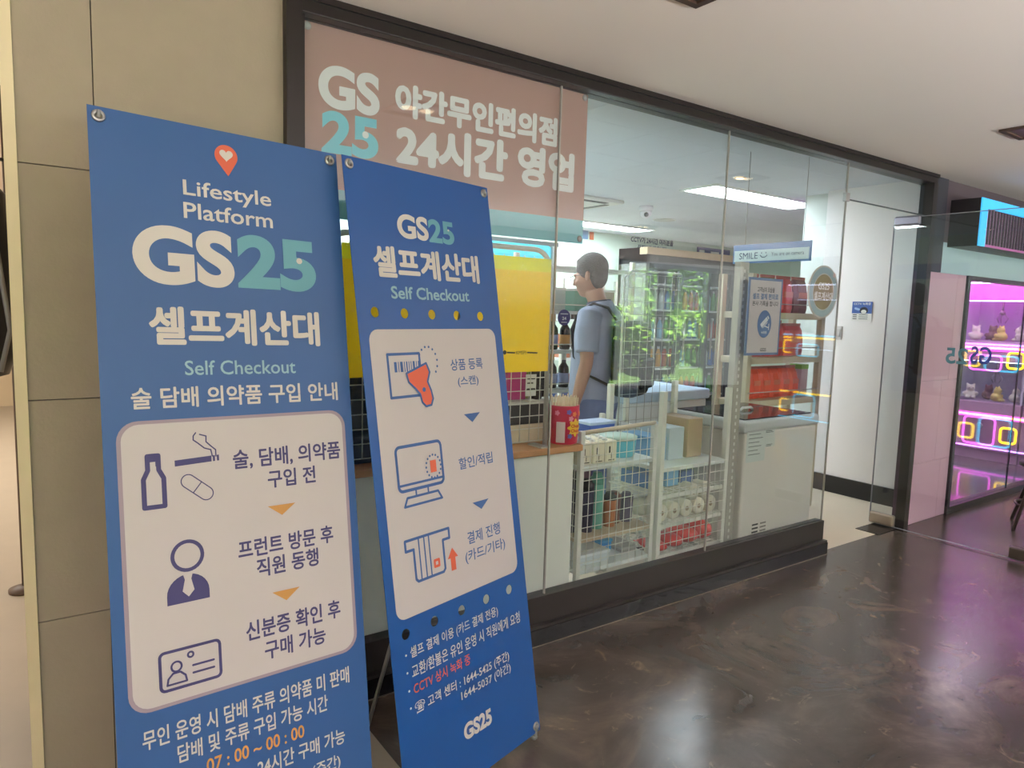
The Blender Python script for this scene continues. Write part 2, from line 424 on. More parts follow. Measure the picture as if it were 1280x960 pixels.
# the open glass door, swung out into the corridor
dx = 4.965
dr = thing('glass_door', 'frameless glass door standing open outwards with blue shop lettering on it', 'door', (dx, 0, 0), -PI / 2)
dr['kind'] = 'structure'
struct(MB().box(-.17, .93, -.005, .005, .012, 2.145).build('glass_leaf', M_DOOR, dr))
struct(MB().box(-.174, -.17, -.006, .006, .012, 2.145).box(-.17, .93, -.006, .006, 2.143, 2.147).box(-.17, .93, -.006, .006, .008, .012).build('leaf_edge', mat('polished_glass_edge', (150, 150, 158), .15), dr))
struct(MB().box(-.17, .0, -.018, .018, 2.09, 2.155, .012).build('top_patch_fitting', mat('satin_steel', (150, 145, 160), .35, .7), dr))
struct(MB().box(-.17, .0, -.022, .022, .01, .09, .012).build('bottom_patch_fitting', mat('warm_steel', (165, 150, 135), .35, .7), dr))
struct(MB().box(.70, .93, -.022, .022, .015, .085, .008).build('lock_fitting', mat('dark_steel', (84, 74, 66), .4, .6), dr))
struct(MB().tube([(.84, -.05, .6), (.84, -.05, 1.5)], .014).tube([(.84, -.05, .7), (.84, 0, .7)], .008).tube([(.84, -.05, 1.4), (.84, 0, 1.4)], .008).build('handle', chrome, dr))
DP = Plane(Matrix.Translation((dx, 0, 0)) @ Matrix.Rotation(-PI / 2, 4, 'Z'))
a = DP.p(1182, 443); b = DP.p(1212, 443); c = DP.p(1240, 443)
navy = mat('navy_vinyl', (62, 78, 160), .5); tealv = mat('teal_vinyl', (84, 132, 146), .5)
text('25', (a[0] + b[0]) / 2, a[1] - .005, abs(b[0] - a[0]) * .92, .105, tealv, dr, y=-.008, bold=.02, mirror=True, name='door_lettering')
text('GS', (b[0] + c[0]) / 2 + .005, c[1] - .01, abs(c[0] - b[0]) * .95, .11, navy, dr, y=-.008, bold=.02, mirror=True, name='door_lettering')
struct(MB().box(4.72, 5.0, -.02, .14, 0, .004).build('floor_plate', mat('dark_floor_plate', (48, 42, 42), .25, .5)))

# ================================================================== LAMPS
lamp_e = mat('ceiling_panel_glow', (242, 250, 255), .5, emit=K_SHOP)
def panel(x, y, label):
    t = thing('ceiling_light', label, 'ceiling light', (x, y, SCEIL), 0, 'ceiling panel lights in the shop')
    MB().box(-.74, .74, -.165, .165, -.012, -.002).build('diffuser', lamp_e, t)
    MB().box(-.77, .77, -.195, -.165, -.016, 0).box(-.77, .77, .165, .195, -.016, 0).box(-.77, -.74, -.165, .165, -.016, 0).box(.74, .77, -.165, .165, -.016, 0).build('frame', white, t)
panel(5.40, 1.63, 'long lit ceiling panel above the hanging camera notice, nearest in view')
panel(5.85, 4.16, 'long lit ceiling panel at the back beside the brown window banner')
panel(2.4, 1.63, 'long lit ceiling panel over the checkout counter')
panel(2.4, 2.9, 'added unseen long lit ceiling panel between the counter and the back left one')  # extra panel out of view, added to spread the shop lighting
panel(4.1, 4.16, 'added unseen long lit ceiling panel at the back, left of the one beside the banner')  # another added panel, hidden from view, sharing the shop lighting
panel(2.4, 4.16, 'long lit ceiling panel at the back left, behind the brown banner')
warm = mat('warm_lamp_glow', (255, 226, 186), .5, emit=K_DOWN)
recess = mat('recess_brown', (70, 48, 36), .6)
def downlight(x, y, label):
    t = thing('recessed_downlight', label, 'downlight', (x, y, CEIL), 0, 'square recessed lights in the corridor ceiling')
    mb = MB()
    for a_, b_, c_, d2 in ((-.13, .13, -.13, -.105), (-.13, .13, .105, .13), (-.13, -.105, -.105, .105), (.105, .13, -.105, .105)): mb.box(a_, b_, c_, d2, -.012, .0)
    mb.build('frame', recess, t)
    MB().box(-.105, .105, -.105, .105, -.004, -.001).build('reflector', mat('dark_reflector', (60, 48, 44), .3, .4), t)
    for s in (-.05, .05): MB().lathe([(.036, -.002), (.036, -.006), (.02, -.011), (.008, -.012)], (s, 0, 0)).build('bulb', warm, t)
downlight(1.66, -.88, 'square recessed downlight cut off at the top edge of the picture')
downlight(4.215, -.88, 'square recessed downlight in the ceiling at the right edge of the picture')
for x, y in ((-1.0, -2.6), (1.0, -3.6), (3.4, -3.6), (5.8, -3.4)):  # extra downlights out of view, added for light from behind the camera
    downlight(x, y, 'added unseen square recessed downlight behind the viewer in the corridor ceiling')

# ================================================================== BANNERS
def lettering_colour(n, c): return mat(n, c, .55)
cream_p = mat('print_cream', (186, 179, 173), .6); teal_p = mat('print_teal', (88, 140, 152), .6)
pale_p = mat('print_pale_blue', (132, 164, 174), .6); indigo_p = mat('print_indigo', (52, 48, 94), .6)
orange_p = mat('print_orange', (190, 84, 56), .6); gold_p = mat('print_gold', (172, 124, 62), .6)
mid_p = mat('print_mid_blue', (48, 82, 134), .6); amber_p = mat('print_amber', (190, 132, 64), .6)
panel_p = mat('print_panel', (173, 166, 164), .6); lav_p = mat('print_lavender', (136, 122, 132), .6)
blue1 = mat('banner_blue', (36, 76, 128), .5, bump=.12, bscale=3.0); blue2 = mat('banner_strong_blue', (8, 68, 132), .42, bump=.12, bscale=3.0)
BW, BH = .605, 1.851
def bmtx(origin, th, ph, ro):
    u = Vector((math.cos(th), math.sin(th), 0)); n = Vector((-math.sin(th), math.cos(th), 0))
    v = Vector((0, 0, 1)) * math.cos(ph) + n * math.sin(ph)
    U = u * math.cos(ro) + v * math.sin(ro); V = -u * math.sin(ro) + v * math.cos(ro); N = V.cross(U)
    m_ = Matrix.Identity(4)
    for i in range(3): m_[i][0] = U[i]; m_[i][1] = N[i]; m_[i][2] = V[i]; m_[i][3] = origin[i]
    return m_
R = math.radians
m1 = bmtx((0.14316666, -0.75854155, 0.05326018), R(5.7577), R(9.568), R(-1.1227))
u2 = Vector((math.cos(R(15.8445)), math.sin(R(15.8445)), 0))
m2 = bmtx(Vector((1.40655326, -0.57094505, 0.03)) - u2 * BW, R(15.8445), R(9.3112), 0)
P1, P2 = Plane(m1), Plane(m2)

def banner(mtx, label, blue, holes):
    t = thing('x_banner', label, 'banner stand', mtx=mtx, group='blue standing banners')
    eyes = [(.022, BH - .022), (BW - .022, BH - .022), (.022, .022), (BW - .022, .022)]
    shape([[(0, 0), (BW, 0), (BW, BH), (0, BH)]] + [circ(x, z, r) for x, z, r in holes] + [circ(x, z, .007, n=14) for x, z in eyes],
          'fabric', blue, t, y=0, th=.0008)
    for x, z in eyes:
        MB().tube([(x + .0105 * math.cos(k * PI / 8), -.002, z + .0105 * math.sin(k * PI / 8)) for k in range(16)], .0042, 6, True).build('grommet', chrome, t)
    inv = mtx.inverted()
    hub = Vector((BW / 2, .12, .80))
    MB().box(hub.x - .03, hub.x + .03, hub.y - .025, hub.y + .025, hub.z - .05, hub.z + .05, .008).build('hub', black, t)
    for x, z in eyes:
        end = Vector((x, .004, z)); mb = MB()
        mb.tube([hub, hub.lerp(end, .5) + Vector((0, .01, 0)), end + (end - hub).normalized() * .012], [.0075, .0065, .005])
        mb.tube([end + Vector((0, .01, 0)), end + Vector((0, -.008, 0)), end + Vector((0, -.012, .012 if z > 1 else -.012))], .004)
        mb.build('arm', greym, t)
    # legs down to the floor
    for sx in (-.12, .12):
        foot = inv @ Vector(((mtx @ Vector((BW / 2 + sx, 0, 0))).x + mtx[0][1] * .42, (mtx @ Vector((BW / 2 + sx, 0, 0))).y + mtx[1][1] * .42, .008))
        MB().tube([hub, foot], [.008, .006]).ball(foot, .009).build('leg', greym, t)
    for x in (.022, BW - .022):
        p = Vector((x, .004, .022)); w0 = mtx @ p; w1 = Vector((w0.x, w0.y, .012)); q = inv @ w1
        MB().tube([p, (p + q) / 2 + Vector((0, -.004, 0)), q], [.006, .007, .01]).ball(q, .0115).build('foot', greym, t)
    return t

# ---- left banner
B1 = banner(m1, 'larger blue standing banner with location pin, cut off at the bottom, before the tiled pillar', blue1, [])
T = lambda s, xl, yl, xr, yr, h, m_, **k: P1.text(s, xl, yl, xr, yr, h, m_, B1, **k)
x0, zt = P1.p(282.5, 178); pr = .028
cx, cz = P1.p(282.3, 195.5)
zb = P1.p(284.5, 220.5)[1]
pts = [(cx + pr * math.cos(a), cz + pr * math.sin(a)) for a in [R(-32 + k * 244 / 24) for k in range(25)]] + [(cx + .003, zb)]
shape([pts], 'pin_mark', orange_p, B1)
hs = .0165
hp = [(cx + hs * (16 * math.sin(k / 32 * 2 * PI) ** 3) / 16, cz + .002 + hs * (13 * math.cos(k / 32 * 2 * PI) - 5 * math.cos(k / 16 * 2 * PI) - 2 * math.cos(3 * k / 32 * 2 * PI) - math.cos(4 * k / 32 * 2 * PI)) / 16) for k in range(32)]
shape([hp], 'heart_mark', cream_p, B1, y=-.0025)
T('Lifestyle', 228.5, 237.6, 338.5, 251.6, 24.2, cream_p, bold=.012)
T('Platform', 229.1, 263.1, 340.4, 275.8, 19.6, cream_p, bold=.012)
T('GS', 165.2, 317.4, 292, 324.2, 73, cream_p, bold=.04)
T('25', 296, 327.5, 393.9, 332.9, 66, teal_p, bold=.04)
q = P1.p(373.6, 326.7); Ink(-.0026).dot(q[0], q[1], .008).build('logo_dot', cream_p, B1)
T('셀프계산대', 185.8, 408, 398.9, 410.4, 46, cream_p, bold=.034)
T('Self Checkout', 230.8, 460.1, 369, 458.2, 17.6, pale_p, bold=.008)
T('술 담배 의약품 구입 안내', 163.3, 499.5, 421.4, 488.3, 25, cream_p, bold=.02)
c4 = P1.P((145, 529), (430.5, 511), (446, 811), (160, 899))
X0 = (c4[0][0] + c4[3][0]) / 2; X1 = (c4[1][0] + c4[2][0]) / 2; Z1 = (c4[0][1] + c4[1][1]) / 2; Z0 = (c4[2][1] + c4[3][1]) / 2
shape([rrect(X0, X1, Z0, Z1, .045)], 'panel_border', lav_p, B1, y=-.0010)
shape([rrect(X0 + .009, X1 - .009, Z0 + .008, Z1 - .008, .038)], 'panel', panel_p, B1, y=-.0016)
YI = -.0024
def I1(): return Ink(YI)
# bottle
a = P1.p(177, 600); b = P1.p(208, 636); l, r2 = a[0] + .003, b[0] - .003; zb_ = P1.p(192, 634)[1]; zt_ = P1.p(190, 570)[1]; xm = (l + r2) / 2; nw = .0115
H_ = zt_ - zb_
I1().line([(l, zb_), (r2, zb_), (r2, zb_ + H_ * .55), (xm + nw, zb_ + H_ * .72), (xm + nw, zt_), (xm - nw, zt_), (xm - nw, zb_ + H_ * .72), (l, zb_ + H_ * .55)], .0105, True).line([(xm - nw, zb_ + H_ * .92), (xm + nw, zb_ + H_ * .92)], .009).line([(xm + nw - .004, zb_ + H_ * .8), (xm + nw - .004, zt_)], .005).build('bottle_icon', indigo_p, B1)
a = P1.p(218, 579.5); b = P1.p(264, 573); c = P1.p(267, 572.6); d = P1.p(272, 571.9)
ik = I1().poly([(a[0], a[1] - .007), (b[0], b[1] - .007), (b[0], b[1] + .007), (a[0], a[1] + .007)])
for e in (c, d): ik.poly([(e[0] - .0025, e[1] - .007), (e[0] + .0025, e[1] - .007), (e[0] + .0025, e[1] + .007), (e[0] - .0025, e[1] + .007)])
ik.line(P1.P((269.5, 570), (269, 562), (262, 556.5), (257, 552), (257, 545), (249, 543)), .003).line(P1.P((265, 570), (263, 562), (255, 560), (247, 554), (241, 550), (241, 545), (244, 541)), .003)
ik.build('cigarette_icon', indigo_p, B1)
cxp, czp = P1.p(246.3, 609); an = R(-40); L, rr_ = .026, .0155
cap = [(L * s + rr_ * math.cos(t_), rr_ * math.sin(t_)) for s, rng in ((1, range(-90, 91, 15)), (-1, range(90, 271, 15))) for t_ in map(R, rng)]
cap = [(cxp + x * math.cos(an) - z * math.sin(an), czp + x * math.sin(an) + z * math.cos(an)) for x, z in cap]
I1().line(cap, .0024, True).line([(cxp - rr_ * math.sin(an), czp + rr_ * math.cos(an)), (cxp + rr_ * math.sin(an), czp - rr_ * math.cos(an))], .0024).build('pill_icon', indigo_p, B1)
T('술, 담배, 의약품', 290.7, 574.6, 424.8, 563.1, 24, indigo_p, bold=.022)
T('구입 전', 334.3, 598.8, 393.9, 592.9, 22, indigo_p, bold=.022)
for tr in (((334.3, 633.1), (368.6, 628), (352.2, 643.5)), ((340, 741), (374, 732.7), (357.7, 750))):
    q = P1.P(*tr); ztop = (q[0][1] + q[1][1]) / 2
    shape([[(q[0][0], ztop), (q[1][0], ztop), (q[2][0], q[2][1])]], 'arrow_mark', gold_p, B1, y=YI)
cx, cz = P1.p(234, 694.3)
I1().line(circ(cx, cz, .033), .0085, True).build('head_icon', indigo_p, B1)
l, zb_ = P1.p(209, 757); r2 = P1.p(262, 747)[0]; zb_ = (P1.p(209, 757)[1] + P1.p(262, 747)[1]) / 2; xm = (l + r2) / 2; zt_ = P1.p(235, 717)[1]
body = [(l, zb_), (r2, zb_)] + [(xm + (r2 - xm) * math.cos(R(k)), zb_ + .02 + (zt_ - zb_ - .02) * math.sin(R(k))) for k in range(0, 181, 12)]
shape([body], 'shoulders_icon', indigo_p, B1, y=YI)
shape([[(xm - .011, zt_ + .002), (xm + .011, zt_ + .002), (xm + .007, zt_ - .012), (xm + .013, zt_ - .038), (xm, zt_ - .052), (xm - .013, zt_ - .038), (xm - .007, zt_ - .012)]], 'tie_icon', panel_p, B1, y=YI - .0009)
T('프런트 방문 후', 297.3, 686.7, 416, 667.7, 23, indigo_p, bold=.022)
T('직원 동행', 320.7, 709, 397.7, 696.7, 23, indigo_p, bold=.022)
T('신분증 확인 후', 307.3, 787.7, 425, 761.7, 24, indigo_p, bold=.022)
T('구매 가능', 330.7, 810.7, 406.7, 795, 23, indigo_p, bold=.022)
q = P1.P((199, 818.3), (275, 798.3), (275, 845), (201, 865)); l, r2 = (q[0][0] + q[3][0]) / 2, (q[1][0] + q[2][0]) / 2; zt_, zb_ = (q[0][1] + q[1][1]) / 2, (q[2][1] + q[3][1]) / 2
w_, h_ = r2 - l, zt_ - zb_
ik = I1().line(rrect(l, r2, zb_, zt_, .010, 4), .0068, True)
ik.line(circ(l + w_ * .5, zt_ - h_ * .2, .006, n=14), .0045, True).line(circ(l + w_ * .26, zb_ + h_ * .58, .011, n=18), .0045, True)
ik.line([(l + w_ * .10, zb_ + h_ * .14), (l + w_ * .42, zb_ + h_ * .14), (l + w_ * .40, zb_ + h_ * .30), (l + w_ * .32, zb_ + h_ * .42), (l + w_ * .2, zb_ + h_ * .42), (l + w_ * .12, zb_ + h_ * .30)], .0045, True)
ik.line([(l + w_ * .53, zb_ + h_ * .5), (l + w_ * .88, zb_ + h_ * .5)], .005).line([(l + w_ * .53, zb_ + h_ * .3), (l + w_ * .88, zb_ + h_ * .3)], .005)
ik.build('id_card_icon', indigo_p, B1)
T('무인 운영 시 담배 주류 의약품 미 판매', 177.7, 923.3, 436, 845.7, 23, cream_p, bold=.016)
T('담배 및 주류 구입 가능 시간', 221.7, 940, 409.3, 880, 22, cream_p, bold=.016)
T('07 : 00 ~ 00 : 00', 258, 951.7, 380, 918.3, 17, amber_p, bold=.014)
T('24시간 구매 가능', 321.7, 955, 430.7, 923.3, 21, cream_p, bold=.016)
T('(주간)', 390, 963, 425, 953, 20, cream_p, bold=.016)

# ---- right banner
hole_px = [(468.6, 390.1), (505.6, 391.8), (539.8, 393.2), (571, 394.4), (600.2, 395.4), (507.1, 792.9), (542.9, 776.6), (576.9, 762.8), (607.7, 748.9), (636.1, 736.9)]
B2 = banner(m2, 'narrower blue standing banner with two rows of punched holes, beside the dark floor', blue2, [P2.p(*q) + (.0150,) for q in hole_px])
T = lambda s, xl, yl, xr, yr, h, m_, **k: P2.text(s, xl, yl, xr, yr, h, m_, B2, **k)
T('GS', 496, 282.5, 534.5, 286.3, 30, cream_p, bold=.035)
T('25', 535, 289, 566.7, 291.8, 29, teal_p, bold=.035)
q = P2.p(559.7, 288.3); Ink(-.0026).dot(q[0], q[1], .0035).build('logo_dot', cream_p, B2)
T('셀프계산대', 466, 325.4, 597.8, 337.9, 37.5, cream_p, bold=.036)
T('Self Checkout', 488.3, 365.4, 585.8, 370.2, 15.2, pale_p, bold=.02)
c4 = P2.P((461.5, 410), (618, 412.5), (647, 716), (494, 776))
X0 = (c4[0][0] + c4[3][0]) / 2; X1 = (c4[1][0] + c4[2][0]) / 2; Z1 = (c4[0][1] + c4[1][1]) / 2; Z0 = (c4[2][1] + c4[3][1]) / 2
shape([rrect(X0, X1, Z0, Z1, .032)], 'panel', panel_p, B2, y=-.0012)
def I2(): return Ink(-.0020)
q = P2.P((483, 443), (523.8, 442), (527.5, 494.5), (488.8, 497)); l, r2 = (q[0][0] + q[3][0]) / 2, (q[1][0] + q[2][0]) / 2; zt_, zb_ = (q[0][1] + q[1][1]) / 2, (q[2][1] + q[3][1]) / 2
w_, h_ = r2 - l, zt_ - zb_
ik = I2().line([(l, zb_), (r2, zb_), (r2, zt_), (l, zt_)], .008, True)
x = l + w_ * .18
for bw in (.010, .003, .010, .003, .005, .003, .003, .008, .003, .004):
    ik.poly([(x, zt_ - h_ * .42), (x + bw, zt_ - h_ * .42), (x + bw, zt_ - h_ * .18), (x, zt_ - h_ * .18)]); x += bw + .005
for k in range(9):
    a = R(150 - k * 24); cx, cz = P2.p(534.5, 452.5); ik.dot(cx + .038 * math.cos(a), cz + .046 * math.sin(a), .0036)
ik.build('barcode_icon', mid_p, B2)
gun = P2.P((507, 467), (531.5, 454), (536, 465), (533.5, 477), (538, 488), (540.5, 498), (538.5, 506), (532, 508), (527, 503), (524.5, 493), (518, 485.5), (510, 478))
shape([gun], 'scanner_icon', orange_p, B2, y=-.0030)
Ink(-.0036).line(gun, .0065, True).dot(*P2.p(529, 487), .007).build('scanner_outline_icon', mid_p, B2)
T('상품 등록', 562.5, 456, 602.5, 454.3, 14.2, mid_p, bold=.012)
T('(스캔)', 571.8, 477, 597.5, 475.8, 13.5, mid_p, bold=.012)
for tr in (((579.3, 517), (599.3, 516), (590, 527.5)), ((590, 628), (610, 623.5), (601.3, 636))):
    q = P2.P(*tr); ztop = (q[0][1] + q[1][1]) / 2
    shape([[(q[0][0], ztop), (q[1][0], ztop), (q[2][0], q[2][1])]], 'arrow_mark', mid_p, B2, y=-.0020)
q = P2.P((493, 561), (549, 550), (554.5, 602), (499, 616)); l, r2 = (q[0][0] + q[3][0]) / 2, (q[1][0] + q[2][0]) / 2; zt_, zb_ = (q[0][1] + q[1][1]) / 2, (q[2][1] + q[3][1]) / 2
w_, h_ = r2 - l, zt_ - zb_; zc = zb_ + h_ * .13
ik = I2().line(rrect(l, r2, zb_, zt_, .014, 4), .009, True).line([(l, zc), (r2, zc)], .007)
zf = zb_ - .045
ik.line([(l + w_ * .35, zb_), (l + w_ * .35, zf + .024)], .006).line([(l + w_ * .62, zb_), (l + w_ * .62, zf + .024)], .006)
ik.line([(l + w_ * .08, zf), (l + w_ * .92, zf), (l + w_ * .84, zf + .024), (l + w_ * .15, zf + .024)], .007, True)
cx, cz = P2.p(541, 582.5)
for k in range(16): ik.dot(cx + .030 * math.cos(k * PI / 8), cz + .034 * math.sin(k * PI / 8), .0034)
ik.build('monitor_icon', mid_p, B2)
shape([[(cx - .012, cz - .018), (cx + .012, cz - .018), (cx + .012, cz + .018), (cx - .012, cz + .018)]], 'product_icon', orange_p, B2, y=-.0022)
T('할인/적립', 573, 578.8, 615, 572.5, 14.5, mid_p, bold=.012)
q = P2.P((505, 676.7), (560, 660.7), (561, 672.4), (506.8, 689.8)); l, r2 = (q[0][0] + q[3][0]) / 2, (q[1][0] + q[2][0]) / 2; zt_ = (q[0][1] + q[1][1]) / 2; zs_ = (q[2][1] + q[3][1]) / 2
w_ = r2 - l; zb_ = (P2.p(521, 726)[1] + P2.p(551, 717)[1]) / 2
l2, r3 = l + w_ * .17, l + w_ * .84
ik = I2().line([(l, zs_), (l, zt_), (r2, zt_), (r2, zs_), (r3, zs_), (r3, zb_ + .008), (r3 - .008, zb_), (l2 + .008, zb_), (l2, zb_ + .008), (l2, zs_)], .008, True)
for k in (.18, .36, .52): ik.line([(l2 + (r3 - l2) * k, zb_), (l2 + (r3 - l2) * k, zt_)], .005)
ik.build('card_reader_icon', mid_p, B2)
cx, cz = P2.p(545.7, 703.5)
Ink(-.0022).line([(cx - .009, cz - .009), (cx + .009, cz - .009), (cx + .009, cz + .009), (cx - .009, cz + .009)], .008, True).build('chip_icon', orange_p, B2)
cx, cz = P2.p(565.8, 698.5)
shape([[(cx - .01, cz - .034), (cx + .01, cz - .034), (cx + .01, cz + .004), (cx + .022, cz + .004), (cx, cz + .034), (cx - .022, cz + .004), (cx - .01, cz + .004)]], 'up_arrow_icon', orange_p, B2, y=-.0020)
T('결제 진행', 583.7, 670.7, 624.4, 661.8, 15.5, mid_p, bold=.012)
T('(카드/기타)', 581.2, 696, 630.8, 680.5, 17, mid_p, bold=.012)
T('셀프 결제 이용 (카드 결제 전용)', 512, 812.4, 622, 768, 16, cream_p, bold=.010)
T('교환/환불은 유인 운영 시 직원에게 요청', 513.9, 833.6, 649.5, 775.9, 16, cream_p, bold=.010)
T('CCTV 상시 녹화 중', 516.4, 857.3, 587.2, 826.5, 15, orange_p, bold=.010)
T('☎ 고객 센터 : 1644-5425 (주간)', 518, 880.4, 636, 824.8, 16, cream_p, bold=.010)
T('1644-5037 (야간)', 575.9, 865.5, 637.9, 838.9, 15, cream_p, bold=.010)
T('GS25', 579.4, 912.2, 614, 898, 21.5, cream_p, bold=.045)
for q in ((507, 819.5), (508.7, 841.5), (511, 864), (513, 885.5)): I2().dot(*P2.p(*q), .0032).build('bullet_mark', cream_p, B2)

# ---- brown banner hung inside the glass
PB = Plane(Matrix.Translation((0, .022, 0)))
BB = thing('window_banner', 'brown banner with white Korean opening hours hung behind the shop glass', 'banner', (0, .022, 0))
a = PB.p(376, 20); b = PB.p(735, 117); c = PB.p(729, 305); d = PB.p(808 / 3.098 + 350, 812 / 3.098); e = PB.p(729, 275)
bx0, bx1, bz1, bz0 = a[0], b[0], (a[1] + b[1]) / 2 - .004, c[1]; bs = (d[1] + e[1]) / 2
brown = mat('banner_brown', (174, 134, 122), .6, bump=.1, bscale=4); aqua = mat('banner_aqua', (112, 176, 184), .6, bump=.1, bscale=4)
MB().box(bx0, bx1, -.001, .001, bs, bz1).build('fabric', brown, BB)
MB().box(bx0, bx1, -.001, .001, bz0, bs).build('aqua_strip', aqua, BB)
for x, z in ((bx0 + .02, bz1 - .02), (bx1 - .02, bz1 - .02), (bx0 + .02, bz0 + .02), (bx1 - .02, bz0 + .02)):
    MB().lathe([(.013, -.004), (.013, -.006), (.007, -.010), (.003, -.011)], (x, 0, z), 'Y').build('stud', mat('clear_stud', (176, 170, 166), .2), BB)
bwht = mat('banner_white', (224, 220, 216), .6); baq = mat('banner_aqua_print', (120, 196, 208), .6)
T = lambda s, xl, yl, xr, yr, h, m_, **k: PB.text(s, xl, yl, xr, yr, h, m_, BB, **k)
T('GS', 397.8, 108, 474.3, 117.8, 54, bwht, bold=.04)
T('25', 401.6, 165, 472.7, 173.7, 53, baq, bold=.04)
q = PB.p(456.5, 168.8); Ink(-.0026).dot(q[0], q[1], .012).build('logo_dot', bwht, BB)
T('야간무인편의점', 493.6, 126.5, 696.4, 163.7, 40, bwht, bold=.05)
T('24시간 영업', 494.6, 180.8, 717.3, 215.6, 54, bwht, bold=.05)
# hanging wires to the head rail
for x in (bx0 + .02, bx1 - .02): MB().tube([(x, 0, bz1 - .02), (x, 0, 2.365)], .0015, 5).build('hanging_cord', chrome, BB)
#PART2
# ================================================================== CHECKOUT COUNTER
CT = .845
ctr = thing('checkout_counter', 'white checkout counter with wood top right behind the glass', 'counter', (1.4, .3, 0))
def L(mb, o): return mb.shift(-o.location)
counter_m = mat('counter_cream', (242, 240, 226), .5)
L(MB().box(.80, 2.065, .075, .52, 0, .815), ctr).build('body', counter_m, ctr)
L(MB().box(  .79, 2.10, .05, .56, .815, CT, .004), ctr).build('worktop', wood, ctr)

# wire stand on the counter, with the yellow sheet
ys = .10
tr_ = ay(690, 318, ys); bl_ = ay(440, 590, ys)
gx0, gx1, gz0, gz1 = .90, tr_.x - .005, CT, tr_.z + .015
st = thing('wire_display_stand', 'wire mesh display stand with round tube frame on the counter', 'display stand', (1.4, ys, CT))
rr0 = .09
fr = [(gx0, ys, gz0)] + [(gx0 + rr0 - rr0 * math.cos(k * PI / 16), ys, gz1 - rr0 + rr0 * math.sin(k * PI / 16)) for k in range(9)] + [(gx1 - rr0 + rr0 * math.sin(k * PI / 16), ys, gz1 - rr0 + rr0 * math.cos(k * PI / 16)) for k in range(9)] + [(gx1, ys, gz0)]
L(MB().tube(fr, .011, 10), st).build('tube_frame', mat('stand_grey', (196, 192, 182), .4, .2), st)
mb = MB(); x = gx0 + .04
while x < gx1 - .02: mb.tube([(x, ys, gz0 + .03), (x, ys, gz1 - .03)], .0022, 5); x += .052
z = gz0 + .03
while z < gz1 - .03: mb.tube([(gx0 + .005, ys + .004, z), (gx1 - .005, ys + .004, z)], .0022, 5); z += .056
L(mb, st).build('wire_mesh', wire_m, st)
for x in (gx0 + .02, gx1 - .02): L(MB().box(x - .03, x + .01, ys - .04, ys + .06, CT, CT + .008), st).build('foot', mat('stand_grey', (0, 0, 0)), st)
sx0, sx1 = ay(427, 300, ys - .02).x, gx1 - .012
sz1, sz0, sb = ay(650, 321, ys - .02).z, ay(650, 465, ys - .02).z, ay(650, 338, ys - .02).z
ysh = ys - .02
def sheet_mb(x0, x1, y, z0, z1):
    mb = MB(); mb.b.faces.new([mb.b.verts.new(q) for q in ((x0, y, z0), (x1, y, z0), (x1, y, z1), (x0, y, z1))]); return mb
yl = thing('yellow_poster', 'large yellow poster in clear plastic hung on the wire stand', 'poster', ((sx0 + sx1) / 2, ysh, sz0))
ym = mat('poster_yellow', (252, 202, 4), .5, bump=.15, bscale=5); ym2 = mat('poster_lemon', (236, 222, 20), .5); translucent(ym, .3); translucent(ym2, .3)
L(sheet_mb(sx0, sx1, ysh, sz0, sb), yl).build('sheet', ym, yl)
L(sheet_mb(sx0, sx1, ysh, sb, sz1), yl).build('header_strip', ym2, yl)
# clear sleeve: a wrinkled film just in front
mb = MB(); nx, nz = 40, 20; grid = []
for i in range(nx + 1):
    for k in range(nz + 1):
        u, v = i / nx, k / nz
        grid.append(mb.b.verts.new((sx0 + (sx1 - sx0) * u, ysh - .006 - .003 * math.sin(9 * u + 5 * v) - .003 * math.sin(23 * u - 11 * v), sz0 - .01 + (sz1 - sz0 + .02) * v)))
for i in range(nx):
    for k in range(nz):
        f = mb.b.faces.new((grid[i * (nz + 1) + k], grid[(i + 1) * (nz + 1) + k], grid[(i + 1) * (nz + 1) + k + 1], grid[i * (nz + 1) + k + 1])); f.smooth = True
L(mb, yl).build('clear_sleeve', M_CLEAR, yl)
PY = Plane(Matrix.Translation(yl.location))
blk_p = mat('print_black', (40, 36, 30), .6)
PY.text('KMSPI', 645, 440.5, 657, 440.8, 4.5, blk_p, yl, bold=.0)
a = PY.p(630.5, 440.5); Ink(-.002).dot(a[0], a[1], .009).build('emblem', blk_p, yl)
for x0p, x1p in ((634, 643), (659, 671)):
    a = PY.p(x0p, 440.7); b = PY.p(x1p, 441); Ink(-.002).line([a, b], .006).build('small_print', blk_p, yl)

# things behind the stand
def onto(px, y): return ay(px, 500, y).x
def crate(name, label, cat, x0, x1, y0, y1, z0, z1, m_, lid=None, group=None):
    t = thing(name, label, cat, ((x0 + x1) / 2, (y0 + y1) / 2, z0), 0, group)
    L(MB().box(x0, x1, y0, y1, z0, z1 - (.015 if lid else 0), .004), t).build('body', m_, t)
    if lid: L(MB().box(x0 - .004, x1 + .004, y0 - .004, y1 + .004, z1 - .015, z1, .003), t).build('lid', lid, t)
    return t
bxa, bxb = onto(634, .22), onto(688, .22)
crate('storage_box', 'low beige box on the counter behind the wire stand', 'box', bxa, bxb, .2, .44, CT, CT + .085, mat('beige_card', (214, 200, 170), .7))
crate('storage_box', 'flat black box stacked on the low beige box', 'box', bxa + .005, bxb - .012, .21, .43, CT + .085, CT + .19, mat('matt_black_box', (40, 38, 38), .6), mat('grey_lid', (190, 186, 176), .5))
ztop = CT + .19
def bottle_mb(r=.034, h=.26, neck=.4):
    return MB().lathe([(r * .92, 0), (r, .006), (r, h * .52), (r * .92, h * .60), (r * .42, h * .72), (r * .36, h * .96), (r * .42, h * .965), (r * .42, h)], seg=16)
